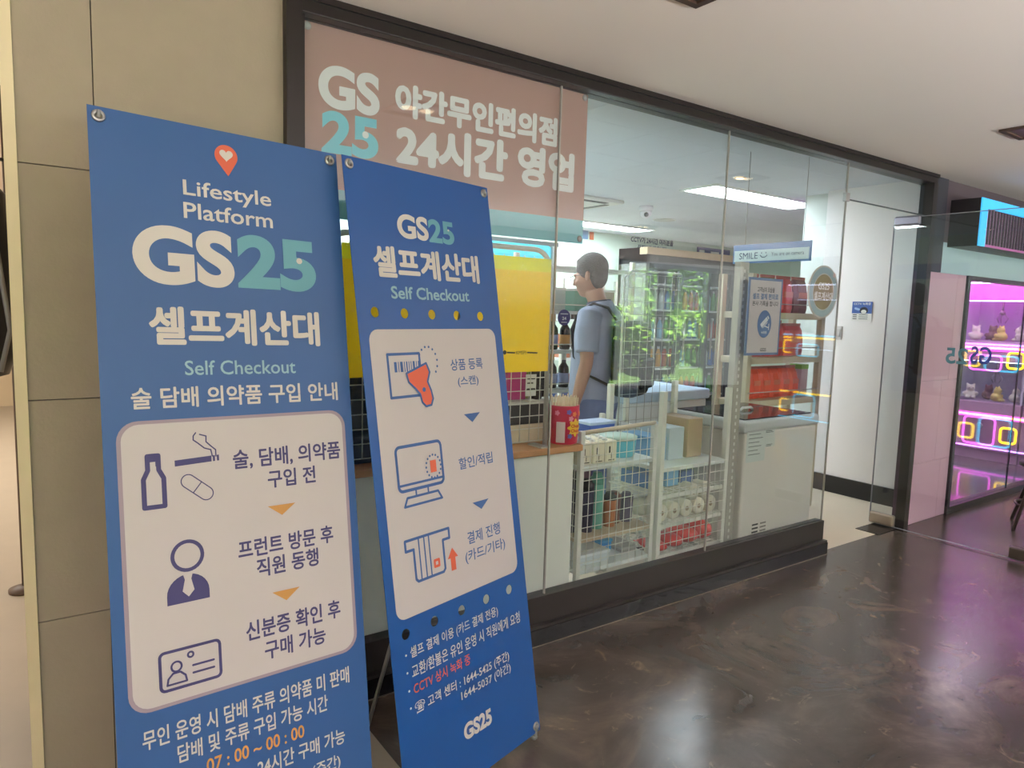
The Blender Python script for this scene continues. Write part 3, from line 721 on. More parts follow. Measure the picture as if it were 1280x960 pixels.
def bottle(label, loc, col, cap, lab=None, r=.034, h=.26, group=None, name='bottle'):
    t = thing(name, label, 'bottle', loc, 0, group)
    bottle_mb(r, h).build('glass_body', col, t)
    MB().lathe([(r * .46, h * .80), (r * .46, h * 1.005), (r * .3, h * 1.01)], seg=14).build('cap', cap, t)
    if lab: MB().lathe([(r * 1.012, h * .14), (r * 1.012, h * .42)], seg=16).build('paper_label', lab, t)
    return t
darkglass = mat('dark_glass', (30, 26, 28), .12); greenglass = mat('green_glass', (44, 66, 40), .12); oliveg = mat('olive_bottle', (140, 142, 70), .3)
redcap = mat('red_foil', (130, 30, 40), .35); goldcap = mat('gold_foil', (190, 150, 80), .35, .5); whitel = mat('label_white', (226, 224, 220), .6); lilac = mat('label_lilac', (170, 180, 220), .6); amberl = mat('label_amber', (206, 150, 80), .6)
bottle('olive green bottle on the black box behind the wire stand', (onto(653, .32), .32, ztop), oliveg, goldcap, mat('label_lime', (190, 196, 70), .6), .03, .24)
bottle('dark bottle with red foil top on the black box behind the wire stand', (onto(669, .27), .27, ztop), darkglass, redcap, None, .03, .24)
bottle('dark bottle with gold foil top at the end of the black box', (onto(674, .34), .34, ztop), darkglass, goldcap, None, .03, .24)
t = thing('snack_pouch', 'magenta snack pouch standing on the black box behind the wire stand', 'pouch', (onto(642, .30), .30, ztop))
MB().prism([(-.05, 0), (.05, 0), (.056, .06), (.05, .2), (-.05, .2), (-.056, .06)], -.022, .022).build('pouch_body', mat('magenta_pouch', (186, 60, 130), .35), t)
MB().box(-.05, .05, -.004, .004, .2, .225).build('sealed_top', mat('orange_pouch_top', (214, 110, 80), .4), t)
t = thing('price_card', 'white price card standing before the bottles on the black box', 'card', (onto(663, .235), .235, ztop))
MB().box(-.03, .03, -.001, .001, .02, .12).box(-.02, .02, -.012, .012, 0, .004).box(-.003, .003, -.002, .002, .004, .02).build('card', whitel, t)
Ink(-.0015).line([(-.02, .1), (.02, .1)], .006).line([(-.02, .08), (.01, .08)], .006).line([(-.02, .05), (.02, .05)], .012).build('printed_text', blk_p, t)
# black register left
t = thing('cash_register', 'black till wrapped in dark plastic between the two blue banners', 'till', (onto(446, .3), .30, CT))
mb = MB().box(-.11, .11, -.16, .1, 0, .1, .012); mb.box(-.1, .1, -.02, .02, .1, .4, .014)
mb.build('till_body', mat('till_black', (34, 34, 36), .5, bump=.3, bscale=20), t)
MB().box(-.088, .088, -.023, -.02, .17, .38).build('screen', mat('screen_glass', (18, 20, 24), .1), t)
MB().box(-.05, .03, -.022, -.0205, .345, .352).build('light_strip', mat('strip_grey', (140, 140, 140), .4), t)
# candy tub
tx, ty, r0 = ay(704.5, 520, .14).x, .14, .072
tub = thing('lollipop_tub', 'red flowered lollipop tub with pale sticks on the counter end', 'tub', (tx, ty, CT))
MB().lathe([(r0 * .9, 0), (r0 * .94, .004), (r0, .17), (r0 * 1.01, .175), (r0 * .95, .177), (r0 * .93, .16)], seg=32).build('tub_body', mat('tub_red', (206, 44, 74), .35), tub)
def wrap(p, name, m_, z0, a0, lift=.0012):
    """print laid on the round side of the tub: rings from the middle of the outline outwards"""
    mb = MB(); cx_ = sum(q[0] for q in p) / len(p); cz_ = sum(q[1] for q in p) / len(p); rk = r0 * 1.012 + lift
    on = lambda x, z: mb.b.verts.new((rk * math.sin(a0 + x / r0), -rk * math.cos(a0 + x / r0), z0 + z))
    rings = [[on(cx_ + (x - cx_) * f, cz_ + (z - cz_) * f) for x, z in p] for f in (.25, .5, .75, 1)]
    c0 = on(cx_, cz_); n = len(p)
    for i in range(n):
        j = (i + 1) % n; mb.b.faces.new((c0, rings[0][i], rings[0][j]))
        for u, v in zip(rings, rings[1:]): mb.b.faces.new((u[i], v[i], v[j], u[j]))
    return mb.build(name, m_, tub)
flower = lambda R_, n: [(R_ * (1 + .18 * math.cos(n * k * 2 * PI / 64)) * math.cos(k * 2 * PI / 64), R_ * (1 + .18 * math.cos(n * k * 2 * PI / 64)) * math.sin(k * 2 * PI / 64)) for k in range(64)]
wrap(flower(.036, 8), 'daisy_logo', mat('daisy_yellow', (246, 200, 60), .4), .078, .15)
for wd, zz_ in (('Chupa', .088), ('Chups', .066)):
    me = text_mesh(wd, .03); mb = MB()
    xs_ = [v.co.x for v in me.vertices]; ys_ = [v.co.y for v in me.vertices]; w_ = max(xs_) - min(xs_)
    vv = [mb.b.verts.new(((r0 * 1.012 + .003) * math.sin(.15 + ((v.co.x - min(xs_)) / w_ - .5) * .05 / r0), -(r0 * 1.012 + .003) * math.cos(.15 + ((v.co.x - min(xs_)) / w_ - .5) * .05 / r0), zz_ - .008 + v.co.y * .02)) for v in me.vertices]
    for p in me.polygons: mb.b.faces.new([vv[i] for i in p.vertices])
    mb.build('lettering', mat('logo_red', (200, 40, 40), .5), tub)
wrap([(-.02 + .04 * k / 6, -.055) for k in range(7)] + [(.02 - .04 * k / 6, .04) for k in range(7)], 'ingredients_label', mat('label_pink', (226, 206, 200), .6), .065, -.85)
for k, (a0, zz_) in enumerate(((-.35, .15), (-.2, .12), (.6, .14), (-.25, .04), (-1.1, .145), (.05, .14), (.75, .02))):
    wrap(flower(.011, 5), 'printed_flower', [mat('flower_blue', (110, 110, 190), .5), mat('flower_pink', (236, 150, 170), .5), mat('flower_orange', (240, 140, 70), .5)][k % 3], zz_, a0)
mb = MB()
for k in range(60):
    a = k * 2.4; rr_ = r0 * .9 * math.sqrt((k + .5) / 60)
    mb.tube([(rr_ * math.cos(a), rr_ * math.sin(a), .10), (rr_ * 1.04 * math.cos(a), rr_ * 1.04 * math.sin(a), .207 + .012 * random.random())], .0028, 5)
st_ = mb.build('lollipop_sticks', mat('stick_cream', (232, 212, 176), .6), tub); st_['kind'] = 'stuff'

# ================================================================== WHITE WIRE RACKS BEHIND THE GLASS
def rack(name, label, x0, x1, y0, y1, h, shelves, post=.026, mesh=(None, None), post_m=wire_m, mesh_side=True):
    t = thing(name, label, 'rack', ((x0 + x1) / 2, (y0 + y1) / 2, 0))
    for x in (x0, x1):
        for y in (y0, y1): L(MB().box(x - post / 2, x + post / 2, y - post / 2, y + post / 2, 0, h, .003), t).build('post', post_m, t)
    for z, kind in shelves:
        if kind == 'wire':
            mb = MB(); y = y0
            while y < y1: mb.tube([(x0, y, z), (x1, y, z)], .002, 5); y += .03
            x = x0
            while x < x1: mb.tube([(x, y0, z - .004), (x, y1, z - .004)], .003, 5); x += .06
            mb.box(x0, x1, y0 - .006, y0 + .006, z - .02, z)
            L(mb, t).build('shelf', wire_m, t)
        else: L(MB().box(x0, x1, y0 - .008, y1, z - .022, z, .002), t).build('shelf', kind, t)
    if mesh[0] is not None:
        mb = MB(); z0, z1 = mesh; x = x0 + .045; yy = y0 - .014
        while x < x1 - .01: mb.tube([(x, yy, z0), (x, yy, z1)], .0019, 5); x += .047
        z = z0
        while z <= z1 + .001: mb.tube([(x0, yy - .003, z), (x1, yy - .003, z)], .0019, 5); z += .0565
        L(mb, t).build('wire_front', wire_m, t)
        if mesh_side:
            mb = MB(); y = y0 + .04
            while y < y1: mb.tube([(x0, y, z0), (x0, y, z1)], .0019, 5); y += .047
            z = z0
            while z <= z1: mb.tube([(x0 - .003, y0, z), (x0 - .003, y1, z)], .0019, 5); z += .0565
            L(mb, t).build('wire_side', wire_m, t)
    return t
board = mat('pale_wood_shelf', (196, 176, 146), .6, var=.1, scale=20); wboard = mat('white_shelf', (226, 230, 224), .5)
RA = rack('wire_rack', 'low white wire rack of tumblers between counter and tall rack', 2.118, 2.60, .085, .47, .90, [(.23, wboard), (.385, board), (.73, wboard)], mesh=(.215, .885))
L(MB().tube([(2.118, .085, .89), (2.60, .085, .905)], .011), RA).build('top_rail', mat('beige_rail', (210, 196, 168), .5), RA)
RB = rack('wire_rack', 'white wire rack with tall mesh back next to the freezer, red bags at bottom', 2.655, 3.17, .085, .47, 1.06, [(.205, 'wire'), (.365, 'wire'), (.52, 'wire'), (.665, wboard)], post=.03, mesh=(.21, .665), mesh_side=False)
mb = MB(); yy = .47
for k in range(8): mb.tube([(2.74 + k * .06, yy, .68), (2.74 + k * .06, yy, 1.66)], .0016, 5)
for k in range(14): mb.tube([(2.72, yy - .003, .70 + k * .074), (3.17, yy - .003, .70 + k * .074)], .0016, 5)
mb.tube([(2.72, yy, .66), (2.72, yy, 1.64), (2.78, yy, 1.68), (3.17, yy, 1.68)], .006)
L(mb, RB).build('wire_back', mat('wire_grey', (176, 178, 172), .4), RB)
UP = thing('slotted_upright', 'grey slotted metal upright between tall wire rack and freezer', 'upright', (3.235, .10, 0))
mb = MB().box(-.035, .035, -.02, .02, 0, 1.74); mb.build('upright_bar', mat('upright_grey', (176, 170, 156), .45, .1), UP)
mb = MB()
for k in range(40): mb.box(-.006, .006, -.0215, -.0195, .2 + k * .038, .218 + k * .038)
mb.build('slots', mat('slot_light', (222, 218, 206), .6), UP)
# shopping-basket handle on the low rack
t = thing('basket_trolley', 'white tube handled basket trolley behind the low wire rack', 'trolley', (2.80, .57, 0))
h0, h1, h2 = ay(757, 560, .53), ay(765, 525, .53), ay(820, 541, .53)
L(MB().tube([(h0.x, .53, .6), h0, h0.lerp(h1, .7), h1, h1.lerp(h2, .1), h2, (h2.x + .02, .53, .6)], .012, 10), t).build('handle', white, t)
mb = MB()
for k in range(9):
    x = 2.60 + k * .05; mb.tube([(x, .51, .32), (x, .51, .74)], .002, 5); mb.tube([(x, .63, .32), (x, .63, .74)], .002, 5)
for k in range(8):
    z = .32 + k * .06; mb.tube([(2.60, .51, z), (3.0, .51, z), (3.0, .63, z), (2.60, .63, z)], .002, 5, True)
mb.box(2.59, 3.01, .505, .515, .73, .75).box(2.59, 3.01, .625, .635, .73, .75).box(2.59, 3.01, .505, .635, .315, .32)
L(mb, t).build('basket', wire_m, t)
for x in (2.61, 2.99):
    for y in (.52, .62):
        L(MB().tube([(x, y, .04), (x, y, .34)], .01), t).build('leg', white, t)
        L(MB().lathe([(.03, -.01), (.034, 0), (.03, .01)], (x, y, .034), 'Y'), t).build('wheel', black, t)
# goods on the low rack
carton = mat('carton_cream', (228, 220, 192), .65)
def tissue(x, y, z, label, w=.075):
    t = thing('tissue_pack', label, 'pack', (x, y, z), 0, 'cream tissue packs')
    MB().box(-w / 2, w / 2, -.09, .09, 0, .105, .008).build('pack_body', carton, t)
    mb = MB()
    for k in range(4): mb.ball((-.02 + .014 * k, -.06 + .04 * k, .108), .014, 1, 1.4, .8, 1)
    mb.build('crumpled_top', mat('film_white', (236, 238, 230), .3), t)
    Ink(-.0905).line([(-.012, .05), (-.012, .075)], .010).line([(.0, .02), (0, .045)], .004).line([(-.018, .012), (.02, .012)], .004).build('print_mark', blk_p, t)
for k in range(3): tissue(2.165 + k * .08, .19, .73, ['cream tissue pack at the counter end of the low rack top', 'cream tissue pack in the middle of three on the low rack', 'cream tissue pack beside the turquoise tub on the low rack'][k])
t = thing('plastic_tub', 'turquoise tub with pale lid on the low rack top', 'tub', (2.475, .22, .73))
MB().lathe([(.085, 0), (.092, .01), (.098, .085), (.09, .1)], seg=28).build('tub_body', mat('turquoise', (96, 186, 204), .35), t)
MB().lathe([(.1, .085), (.102, .1), (.06, .108), (.0, .109)], seg=28).build('lid', mat('pale_mint_lid', (196, 220, 206), .4), t)
crate('snack_carton', 'royal blue carton behind the turquoise tub', 'carton', 2.40, 2.57, .34, .45, .73, .88, mat('royal_blue', (60, 90, 170), .5), mat('blue_white_lid', (190, 205, 230), .5))
def tumbler(x, y, z, col, label, r=.036, h=.2, lid=None, grp='drink tumblers on the wood shelf'):
    t = thing('tumbler', label, 'tumbler', (x, y, z), 0, grp)
    MB().lathe([(r * .85, 0), (r * .9, .004), (r, h * .8), (r * .98, h * .82)], seg=20).build('cup_body', col, t)
    MB().lathe([(r * 1.02, h * .8), (r * 1.02, h * .9), (r * .7, h * .93), (r * .6, h), (r * .5, h)], seg=20).build('lid', lid or black, t)
navy_t = mat('tumbler_navy', (40, 38, 60), .35); mint_t = mat('tumbler_mint', (104, 168, 146), .35); amber_t = mat('tumbler_amber', (170, 96, 44), .3); brown_t = mat('tumbler_brown', (110, 60, 44), .35); plum_t = mat('tumbler_plum', (74, 58, 84), .35)
tumbler(2.165, .2, .385, navy_t, 'tall navy tumbler at the counter end of the wood shelf', .036, .30)
tumbler(2.235, .16, .385, navy_t, 'shorter navy tumbler second on the wood shelf', .034, .26)
tumbler(2.315, .18, .385, mint_t, 'mint green bottle tumbler on the wood shelf', .037, .28, mint_t)
tumbler(2.395, .17, .385, amber_t, 'amber tumbler on the wood shelf right of mint one', .034, .17)
tumbler(2.455, .2, .385, brown_t, 'reddish brown tumbler on the wood shelf', .036, .16, brown_t)
tumbler(2.53, .19, .385, plum_t, 'dusky plum tumbler at the tall rack end of wood shelf', .036, .15, plum_t)
for k, (x, c, lb) in enumerate(((2.24, (120, 100, 84), 'brown'), (2.36, (150, 120, 130), 'mauve'), (2.47, (120, 140, 186), 'pale blue'))):
    crate('stationery_box', lb + ' goods box at the back of the wood shelf', 'box', x - .05, x + .05, .33, .44, .385, .62 + .02 * k, mat('goods_' + lb.replace(' ', '_'), c, .6))
# white/grey bins on its bottom board, blue case
crate('storage_tray', 'shallow white tray at the bottom of the low wire rack', 'tray', 2.13, 2.36, .12, .40, .23, .285, mat('tray_white', (214, 222, 222), .4), mat('tray_rim', (236, 240, 238), .4))
crate('plastic_case', 'bright blue case beside the white tray on bottom board', 'case', 2.39, 2.47, .22, .38, .23, .29, mat('case_blue', (60, 150, 214), .4), mat('case_blue_lid', (90, 176, 226), .4))
crate('packet_stack', 'grey flat packet right of the blue case on bottom board', 'packet', 2.48, 2.575, .15, .36, .23, .262, mat('packet_grey', (160, 156, 148), .6), mat('packet_top', (184, 180, 170), .5))
# goods in the tall rack
roll_m = mat('roll_cream', (226, 220, 196), .8, bump=.3, bscale=80)
proto = None
def roll(x, y, z, label):
    global proto
    if proto is None:
        proto = thing('paper_roll', label, 'roll', (x, y, z), 0, 'cream paper rolls on the wire shelf')
        MB().lathe([(.012, -.09), (.043, -.09), (.047, -.084), (.047, .084), (.043, .09), (.012, .09)], axis='Y', seg=22).build('paper', roll_m, proto)
        MB().lathe([(.013, -.091), (.013, .091)], axis='Y', seg=14).build('core', mat('roll_core', (150, 130, 104), .8), proto)
    else: dup(proto, (x, y, z), 0, label)
zr = .365 + .049
for k in range(5): roll(2.715 + k * .097, .20, zr, ['cream paper roll on the wire shelf nearest the low rack', 'second cream paper roll of the wire shelf row', 'middle cream paper roll of the wire shelf row', 'fourth cream paper roll of the wire shelf row', 'cream paper roll of the bottom row nearest the freezer'][k])
roll(3.054, .20, zr + .083, 'cream paper roll stacked on the row, nearer the freezer')
roll(2.957, .20, zr + .083, 'cream paper roll stacked on the row, further from freezer')
red_m = mat('red_packaging', (206, 54, 44), .35, bump=.4, bscale=30)
for k, lb in enumerate(('red round pack at the low rack end of the bottom shelf', 'second red bag along the tall rack bottom shelf', 'third red bag along the tall rack bottom shelf', 'red bag nearest the freezer on the bottom shelf')):
    t = thing('red_snack_bag', lb, 'bag', (2.72 + k * .115, .17, .207), .15 * k, 'red bags on the bottom wire shelf')
    h = .05 + .022 * k
    MB().ball((0, 0, h * .5), h * .5, 1.1 * .055 / (h * .5), .09 / (h * .5), 1, 3).build('bag_body', red_m, t)
    MB().box(-.045, .045, .078, .1, h * .45, h * .52).build('crimped_end', mat('red_crimp', (226, 110, 96), .4), t)
for k, (x, c, lb) in enumerate(((2.74, (90, 130, 190), 'mid blue'), (2.86, (130, 180, 220), 'sky blue'), (2.98, (76, 96, 150), 'deep blue'), (3.09, (150, 152, 150), 'grey'))):
    crate('goods_carton', lb + ' carton on the third wire shelf of the tall rack', 'carton', x - .05, x + .05, .18, .40, .527, .60 + .02 * (k % 2), mat('carton_' + lb.replace(' ', '_'), c, .55))
for k, (x, c, lb) in enumerate(((2.76, (120, 170, 210), 'ice blue bottled'), (2.90, (190, 200, 206), 'silvery white'), (3.05, (176, 150, 120), 'tan brown'))):
    crate('goods_carton', lb + ' carton on the top board of the tall rack', 'carton', x - .06, x + .06, .2, .42, .665, .80 + .04 * k, mat('cartonb_' + lb.replace(' ', '_'), c, .55))

# ================================================================== FREEZER, SHELF OF RED BAGS
FZ = thing('chest_freezer', 'white chest freezer against the glass beside the door opening', 'freezer', (3.70, .35, 0))
fzm = mat('freezer_white', (228, 222, 210), .35)
L(MB().box(3.30, 4.005, .06, .60, .06, .80, .012), FZ).build('cabinet', fzm, FZ)
L(MB().box(3.285, 4.02, .05, .615, .80, .865, .014), FZ).build('rim', mat('freezer_rim', (206, 210, 206), .35), FZ)
L(MB().box(3.33, 3.985, .09, .58, .862, .872), FZ).build('glass_lid', mat('freezer_lid_glass', (60, 62, 66), .08), FZ)
L(MB().tube([(3.60, .32, .875), (3.62, .32, .89), (3.70, .32, .89), (3.72, .32, .875)], .008), FZ).build('lid_handle', white, FZ)
v0 = ay(940, 655, .06)
for c in range(2):
    for k in range(5):
        L(MB().box(v0.x + c * .075, v0.x + c * .075 + .055, .0585, .0605, v0.z - .10 + k * .022, v0.z - .091 + k * .022), FZ).build('vent_slot', mat('vent_dark', (50, 48, 46), .6) if c == 0 else mat('vent_grey', (140, 134, 126), .6), FZ)
for k in range(4): pass
for x in (3.34, 3.97):
    for y in (.10, .56): L(MB().lathe([(.02, 0), (.022, .06)], (x, y, 0)), FZ).build('foot', black, FZ)
def notice(px0, py0, px1, py1, y, label, name='paper_notice', top=None, lines=6):
    a = ay(px0, py0, y); b = ay(px1, py1, y)
    t = thing(name, label, 'notice', ((a.x + b.x) / 2, y, (a.z + b.z) / 2))
    w, h = abs(b.x - a.x) / 2, abs(a.z - b.z) / 2
    MB().box(-w, w, -.0008, .0008, -h, h).build('sheet', mat('notice_pale', (212, 220, 212), .7), t)
    if top: MB().box(-w, w, -.0014, -.0008, h - .03, h).build('header_strip', top, t)
    for k in range(lines): Ink(-.0012).line([(-w * .8, h - .05 - k * (2 * h - .07) / lines), (w * (.2 + .6 * ((k * 7) % 5) / 5), h - .05 - k * (2 * h - .07) / lines)], .004).build('printed_line', mat('print_grey', (110, 116, 112), .7), t)
    return t
notice(935, 528, 955, 575, .0585, 'pale notice with dark heading at the freezer front corner', top=mat('heading_dark', (70, 70, 66), .6), lines=7)
notice(957, 527, 968, 545, .0585, 'small pale notice right of the larger one on the freezer', top=mat('heading_dark', (0, 0, 0)), lines=3)
notice(957, 547, 968, 557, .0585, 'lowest small cream notice on the freezer front', lines=2)
# shelf over the freezer
SX0, SX1, SY0, SY1 = 4.10, 4.97, .66, .90
SH = thing('shelf_unit', 'beige metal shelf unit of red bags behind the chest freezer', 'shelf unit', (4.58, .78, 0))
beige = mat('beige_metal', (196, 186, 160), .5)
for x in (SX0, SX1):
    for y in (SY0, SY1): L(MB().box(x - .022, x + .022, y - .02, y + .02, 0, 1.74), SH).build('post', beige, SH)
for z in (.86, 1.165, 1.48): L(MB().box(SX0, SX1, SY0 - .02, SY1, z - .045, z, .003), SH).build('shelf', beige, SH)
for z in (.92, 1.23, 1.54): L(MB().tube([(SX0, SY0 - .02, z), (SX1, SY0 - .02, z)], .004), SH).build('guard_rail', chrome, SH)
redb = mat('orange_red_bag', (226, 92, 64), .35, bump=.25, bscale=18); redb2 = mat('crimson_bag', (208, 76, 72), .35, bump=.25, bscale=18)
def foodbag(x, y, z, w, h, m_, label, group):
    t = thing('food_bag', label, 'bag', (x, y, z), 0, group)
    mb = MB(); n = 8; d = .055
    prof = [(0, .75), (.12, 1), (.5, .95), (.85, .55), (1, .08)]
    rings = []
    for fz, fd in prof:
        rings.append([mb.b.verts.new((w / 2 * (.94 + .06 * (fd > .5)) * sx_, d * fd * sy_, h * fz)) for sx_, sy_ in ((-1, -.6), (-.6, -1), (.6, -1), (1, -.6), (1, .6), (.6, 1), (-.6, 1), (-1, .6))])
    for a, b in zip(rings, rings[1:]):
        for i in range(8): mb.b.faces.new((a[i], a[(i + 1) % 8], b[(i + 1) % 8], b[i]))
    mb.b.faces.new(rings[0][::-1]); mb.b.faces.new(rings[-1])
    mb.build('bag_body', m_, t)
    MB().box(-w / 2, w / 2, -.004, .004, h, h + .02).build('sealed_top', mat('seal_pink', (170, 96, 90), .4), t)
    MB().box(-w * .32, w * .32, -d * 1.02, -d * .96, h * .45, h * .62).build('printed_panel', mat('bag_print', (206, 120, 96), .5), t)
for k in range(6): foodbag(4.21 + k * .118, .78, .86, .114, .21, redb, 'orange red bag, %s along the lowest shelf over the freezer' % ['first', 'second', 'third', 'fourth', 'fifth', 'sixth'][k], 'red bags on the lowest shelf')
t = thing('sauce_carton', 'pale carton with green top at the door end of the lowest shelf', 'carton', (4.915, .78, .86))
MB().box(-.045, .045, -.05, .05, 0, .2, .004).build('carton_body', mat('carton_mauve', (186, 166, 176), .5), t); MB().box(-.047, .047, -.052, .052, .2, .235, .004).build('lid', mat('lime_green', (120, 180, 60), .5), t)
for k in range(3): foodbag(4.28 + k * .245, .78, 1.165, .235, .22 + .02 * (k % 2), redb2, 'large crimson bag, %s on the middle shelf over the freezer' % ['behind the camera notice', 'in the middle', 'below the round shop sign'][k], 'crimson bags on the middle shelf')
for k in range(4): foodbag(4.25 + k * .19, .78, 1.48, .17, .25, [redb2, mat('olive_bag', (120, 104, 60), .4), redb2, mat('maroon_bag', (110, 50, 52), .4)][k], ['crimson bag on the top shelf behind the camera notice', 'olive bag on the top shelf over the freezer', 'crimson bag right of the olive bag on the top shelf', 'maroon bag behind the round sign on the top shelf'][k], 'bags on the top shelf')
# second freezer and far furniture
FB = thing('chest_freezer', 'second white chest freezer further inside, behind the tall wire rack', 'freezer', (4.05, 1.65, 0))
L(MB().box(3.63, 4.55, 1.35, 1.95, .05, .78, .012), FB).build('cabinet', mat('freezer_cool_white', (206, 212, 214), .35), FB)
L(MB().box(3.61, 4.57, 1.33, 1.97, .78, .86, .014), FB).build('rim', mat('freezer_blue_rim', (176, 196, 216), .35), FB)
for x in (3.67, 4.5):
    for y in (1.4, 1.9): L(MB().box(x - .02, x + .02, y - .02, y + .02, 0, .05), FB).build('foot', black, FB)
# wine rack
WX0, WX1, WY0, WY1 = 2.55, 3.55, 1.25, 1.55
WR = rack('wine_rack', 'white bottle rack standing behind the man', WX0, WX1, WY0, WY1, 1.80, [(.30, wboard), (.62, wboard), (.93, wboard), (1.19, wboard), (1.45, wboard), (1.74, wboard)], post=.03)
for z in (.97, 1.23, 1.49): L(MB().tube([(WX0, WY0 - .015, z), (WX1, WY0 - .015, z)], .004), WR).build('guard_rail', wire_m, WR)
n = 0
for z, cols in ((.93, [(darkglass, whitel, lilac), (greenglass, whitel, whitel), (darkglass, redcap, amberl), (darkglass, goldcap, lilac)]), (1.19, [(darkglass, black, amberl), (darkglass, black, amberl), (darkglass, redcap, whitel), (greenglass, goldcap, lilac)])):
    for k in range(9):
        g_, c_, l_ = cols[k % 4]
        bottle('%s wine bottle from the left in the %s row of the white bottle rack' % (ORD[k], 'lower' if z < 1 else 'upper'), (2.63 + k * .105, 1.36, z), g_, c_, l_, .036, .235, 'wine bottles in the white rack')
for k, (c, lb) in enumerate((((206, 150, 90), 'orange'), ((190, 196, 190), 'pale grey'), ((120, 170, 150), 'green'), ((200, 190, 170), 'cream'))):
    crate('gift_box', lb + ' gift box on the upper shelf of the bottle rack', 'box', 2.62 + k * .22, 2.76 + k * .22, 1.28, 1.48, 1.45, 1.60, mat('gift_' + lb.replace(' ', '_'), c, .6), whitel)
tg = ay(705, 397, 1.21)
t = thing('round_tag', 'round purple tag hanging over the bottles left of the man', 'tag', tg)
MB().lathe([(.052, -.002), (.052, .002)], axis='Y', seg=28).build('disc', mat('tag_purple', (62, 52, 110), .5), t)
text('24', 0, -.005, .035, .022, whitel, t, y=-.003, bold=.03); Ink(-.003).line([(-.03, .024), (.03, .024)], .006).line([(-.022, -.03), (.022, -.03)], .005).build('printed_lines', whitel, t)
MB().box(-.004, .004, 0, .05, -.004, .004).build('clip', black, t)
# open chiller with cyan header at back left
CH = thing('open_chiller', 'white display cabinet with bright cyan header above the yellow poster', 'cabinet', (3.6, 3.3, 0))
cx1 = ay(690, 318, 3.0).x; cz = ay(690, 318, 3.0).z
L(MB().box(2.6, cx1, 3.0, 3.6, cz - .06, cz + .08, .03, 4), CH).build('header', mat('header_cyan', (80, 206, 232), .4, emit=.5), CH)
L(MB().box(2.6, cx1 + .12, 3.05, 3.65, cz + .08, cz + .12), CH).build('top', mat('cabinet_grey', (120, 126, 124), .5), CH)
for x in (2.6, cx1 + .02): L(MB().box(x, x + .06, 3.02, 3.65, 0, cz + .08), CH).build('side_panel', mat('cabinet_pale', (196, 202, 198), .5), CH)
L(MB().box(2.6, cx1 + .06, 3.6, 3.65, 0, cz + .08), CH).build('back_panel', mat('cabinet_pale', (0, 0, 0)), CH)
for z in (.15, .6, 1.0, 1.35): L(MB().box(2.62, cx1 + .02, 3.05, 3.6, z - .03, z), CH).build('shelf', wboard, CH)
# tall cooler with glass doors, at the back
KX0, KX1, KY = 5.90, 7.50, 3.4
CO = thing('glass_door_cooler', 'tall glass door cooler at the back with a cream reflection painted along its top', 'cooler', ((KX0 + KX1) / 2, 3.6, 0))
L(MB().box(KX0, KX1, 3.80, 3.85, 0, 2.2).box(KX0, KX0 + .05, KY, 3.85, 0, 2.2).box(KX1 - .05, KX1, KY, 3.85, 0, 2.2).box(KX0, KX1, KY, 3.85, 0, .3).box(KX0, KX1, KY, 3.85, 2.02, 2.2), CO).build('cabinet', mat('cooler_grey', (120, 122, 118), .5), CO)
L(MB().box(KX0 - .01, KX1 + .01, KY - .02, KY + .1, 2.12, 2.2), CO).build('painted_reflection', mat('cream_reflection', (226, 204, 168), .5), CO)  # cream reflection modelled as a solid coloured strip on the cabinet
nd = 3; dw = (KX1 - KX0 - .1) / nd
for k in range(nd):
    x = KX0 + .05 + k * dw
    d = L(MB().box(x, x + .05, KY - .03, KY, .3, 2.02).box(x + dw - .05, x + dw, KY - .03, KY, .3, 2.02).box(x, x + dw, KY - .03, KY, .3, .37).box(x, x + dw, KY - .03, KY, 1.96, 2.02), CO).build('door', mat('door_frame_dark', (70, 74, 80), .4), CO)
    L(MB().box(x + .05, x + dw - .05, KY - .018, KY - .012, .37, 1.96), CO).build('door_glass', M_DOOR, d)
    L(MB().tube([(x + .08, KY - .06, .9), (x + .08, KY - .06, 1.4)], .012), CO).build('handle', chrome, d)
for z in (.45, .8, 1.15, 1.5, 1.8): L(MB().box(KX0 + .05, KX1 - .05, KY + .05, 3.80, z - .02, z), CO).build('shelf', wboard, CO)
pal = [(90, 160, 80), (200, 210, 200), (60, 110, 190), (220, 160, 60), (200, 60, 50), (150, 200, 220)]
bp = None
for zi, z in enumerate((.45, .8, 1.15, 1.5)):
    for k in range(14):
        c = pal[(k // 2 + zi * 2) % 6]; m_ = mat('drink_col_%d' % ((k // 2 + zi * 2) % 6), c, .3)
        t = thing('drink_bottle', '%s drink bottle from the left on the %s shelf of the glass door cooler' % (ORD[k], ['lowest', 'second lowest', 'second highest', 'highest stocked'][zi]), 'bottle', (KX0 + .14 + k * .108, KY + .18, z), 0, 'drink bottles in the cooler')
        MB().lathe([(.03, 0), (.033, .01), (.033, .16), (.014, .22), (.014, .24)], seg=12).build('bottle_body', m_, t)
        MB().lathe([(.017, .225), (.017, .255)], seg=10).build('cap', whitel, t)
# wire rack behind man, right
RC = rack('wire_rack', 'grey wire goods rack right behind the man\'s backpack', 3.75, 4.35, 2.25, 2.6, 1.72, [(.3, wboard), (.7, wboard), (1.05, wboard), (1.38, wboard)])
for zi, z in enumerate((.7, 1.05, 1.38)):
    for k in range(5):
        c = [(60, 70, 110), (190, 120, 90), (200, 200, 196), (70, 60, 58), (120, 150, 120)][(k + zi) % 5]
        crate('goods_pack', '%s goods pack from the left on the %s shelf of the grey rack' % (ORD[k], ['lower', 'middle', 'upper'][zi]), 'pack', 3.80 + k * .105, 3.89 + k * .105, 2.3, 2.5, z, z + .2, mat('mix_%d' % c[0], c, .5), None, 'goods packs on the grey rack')

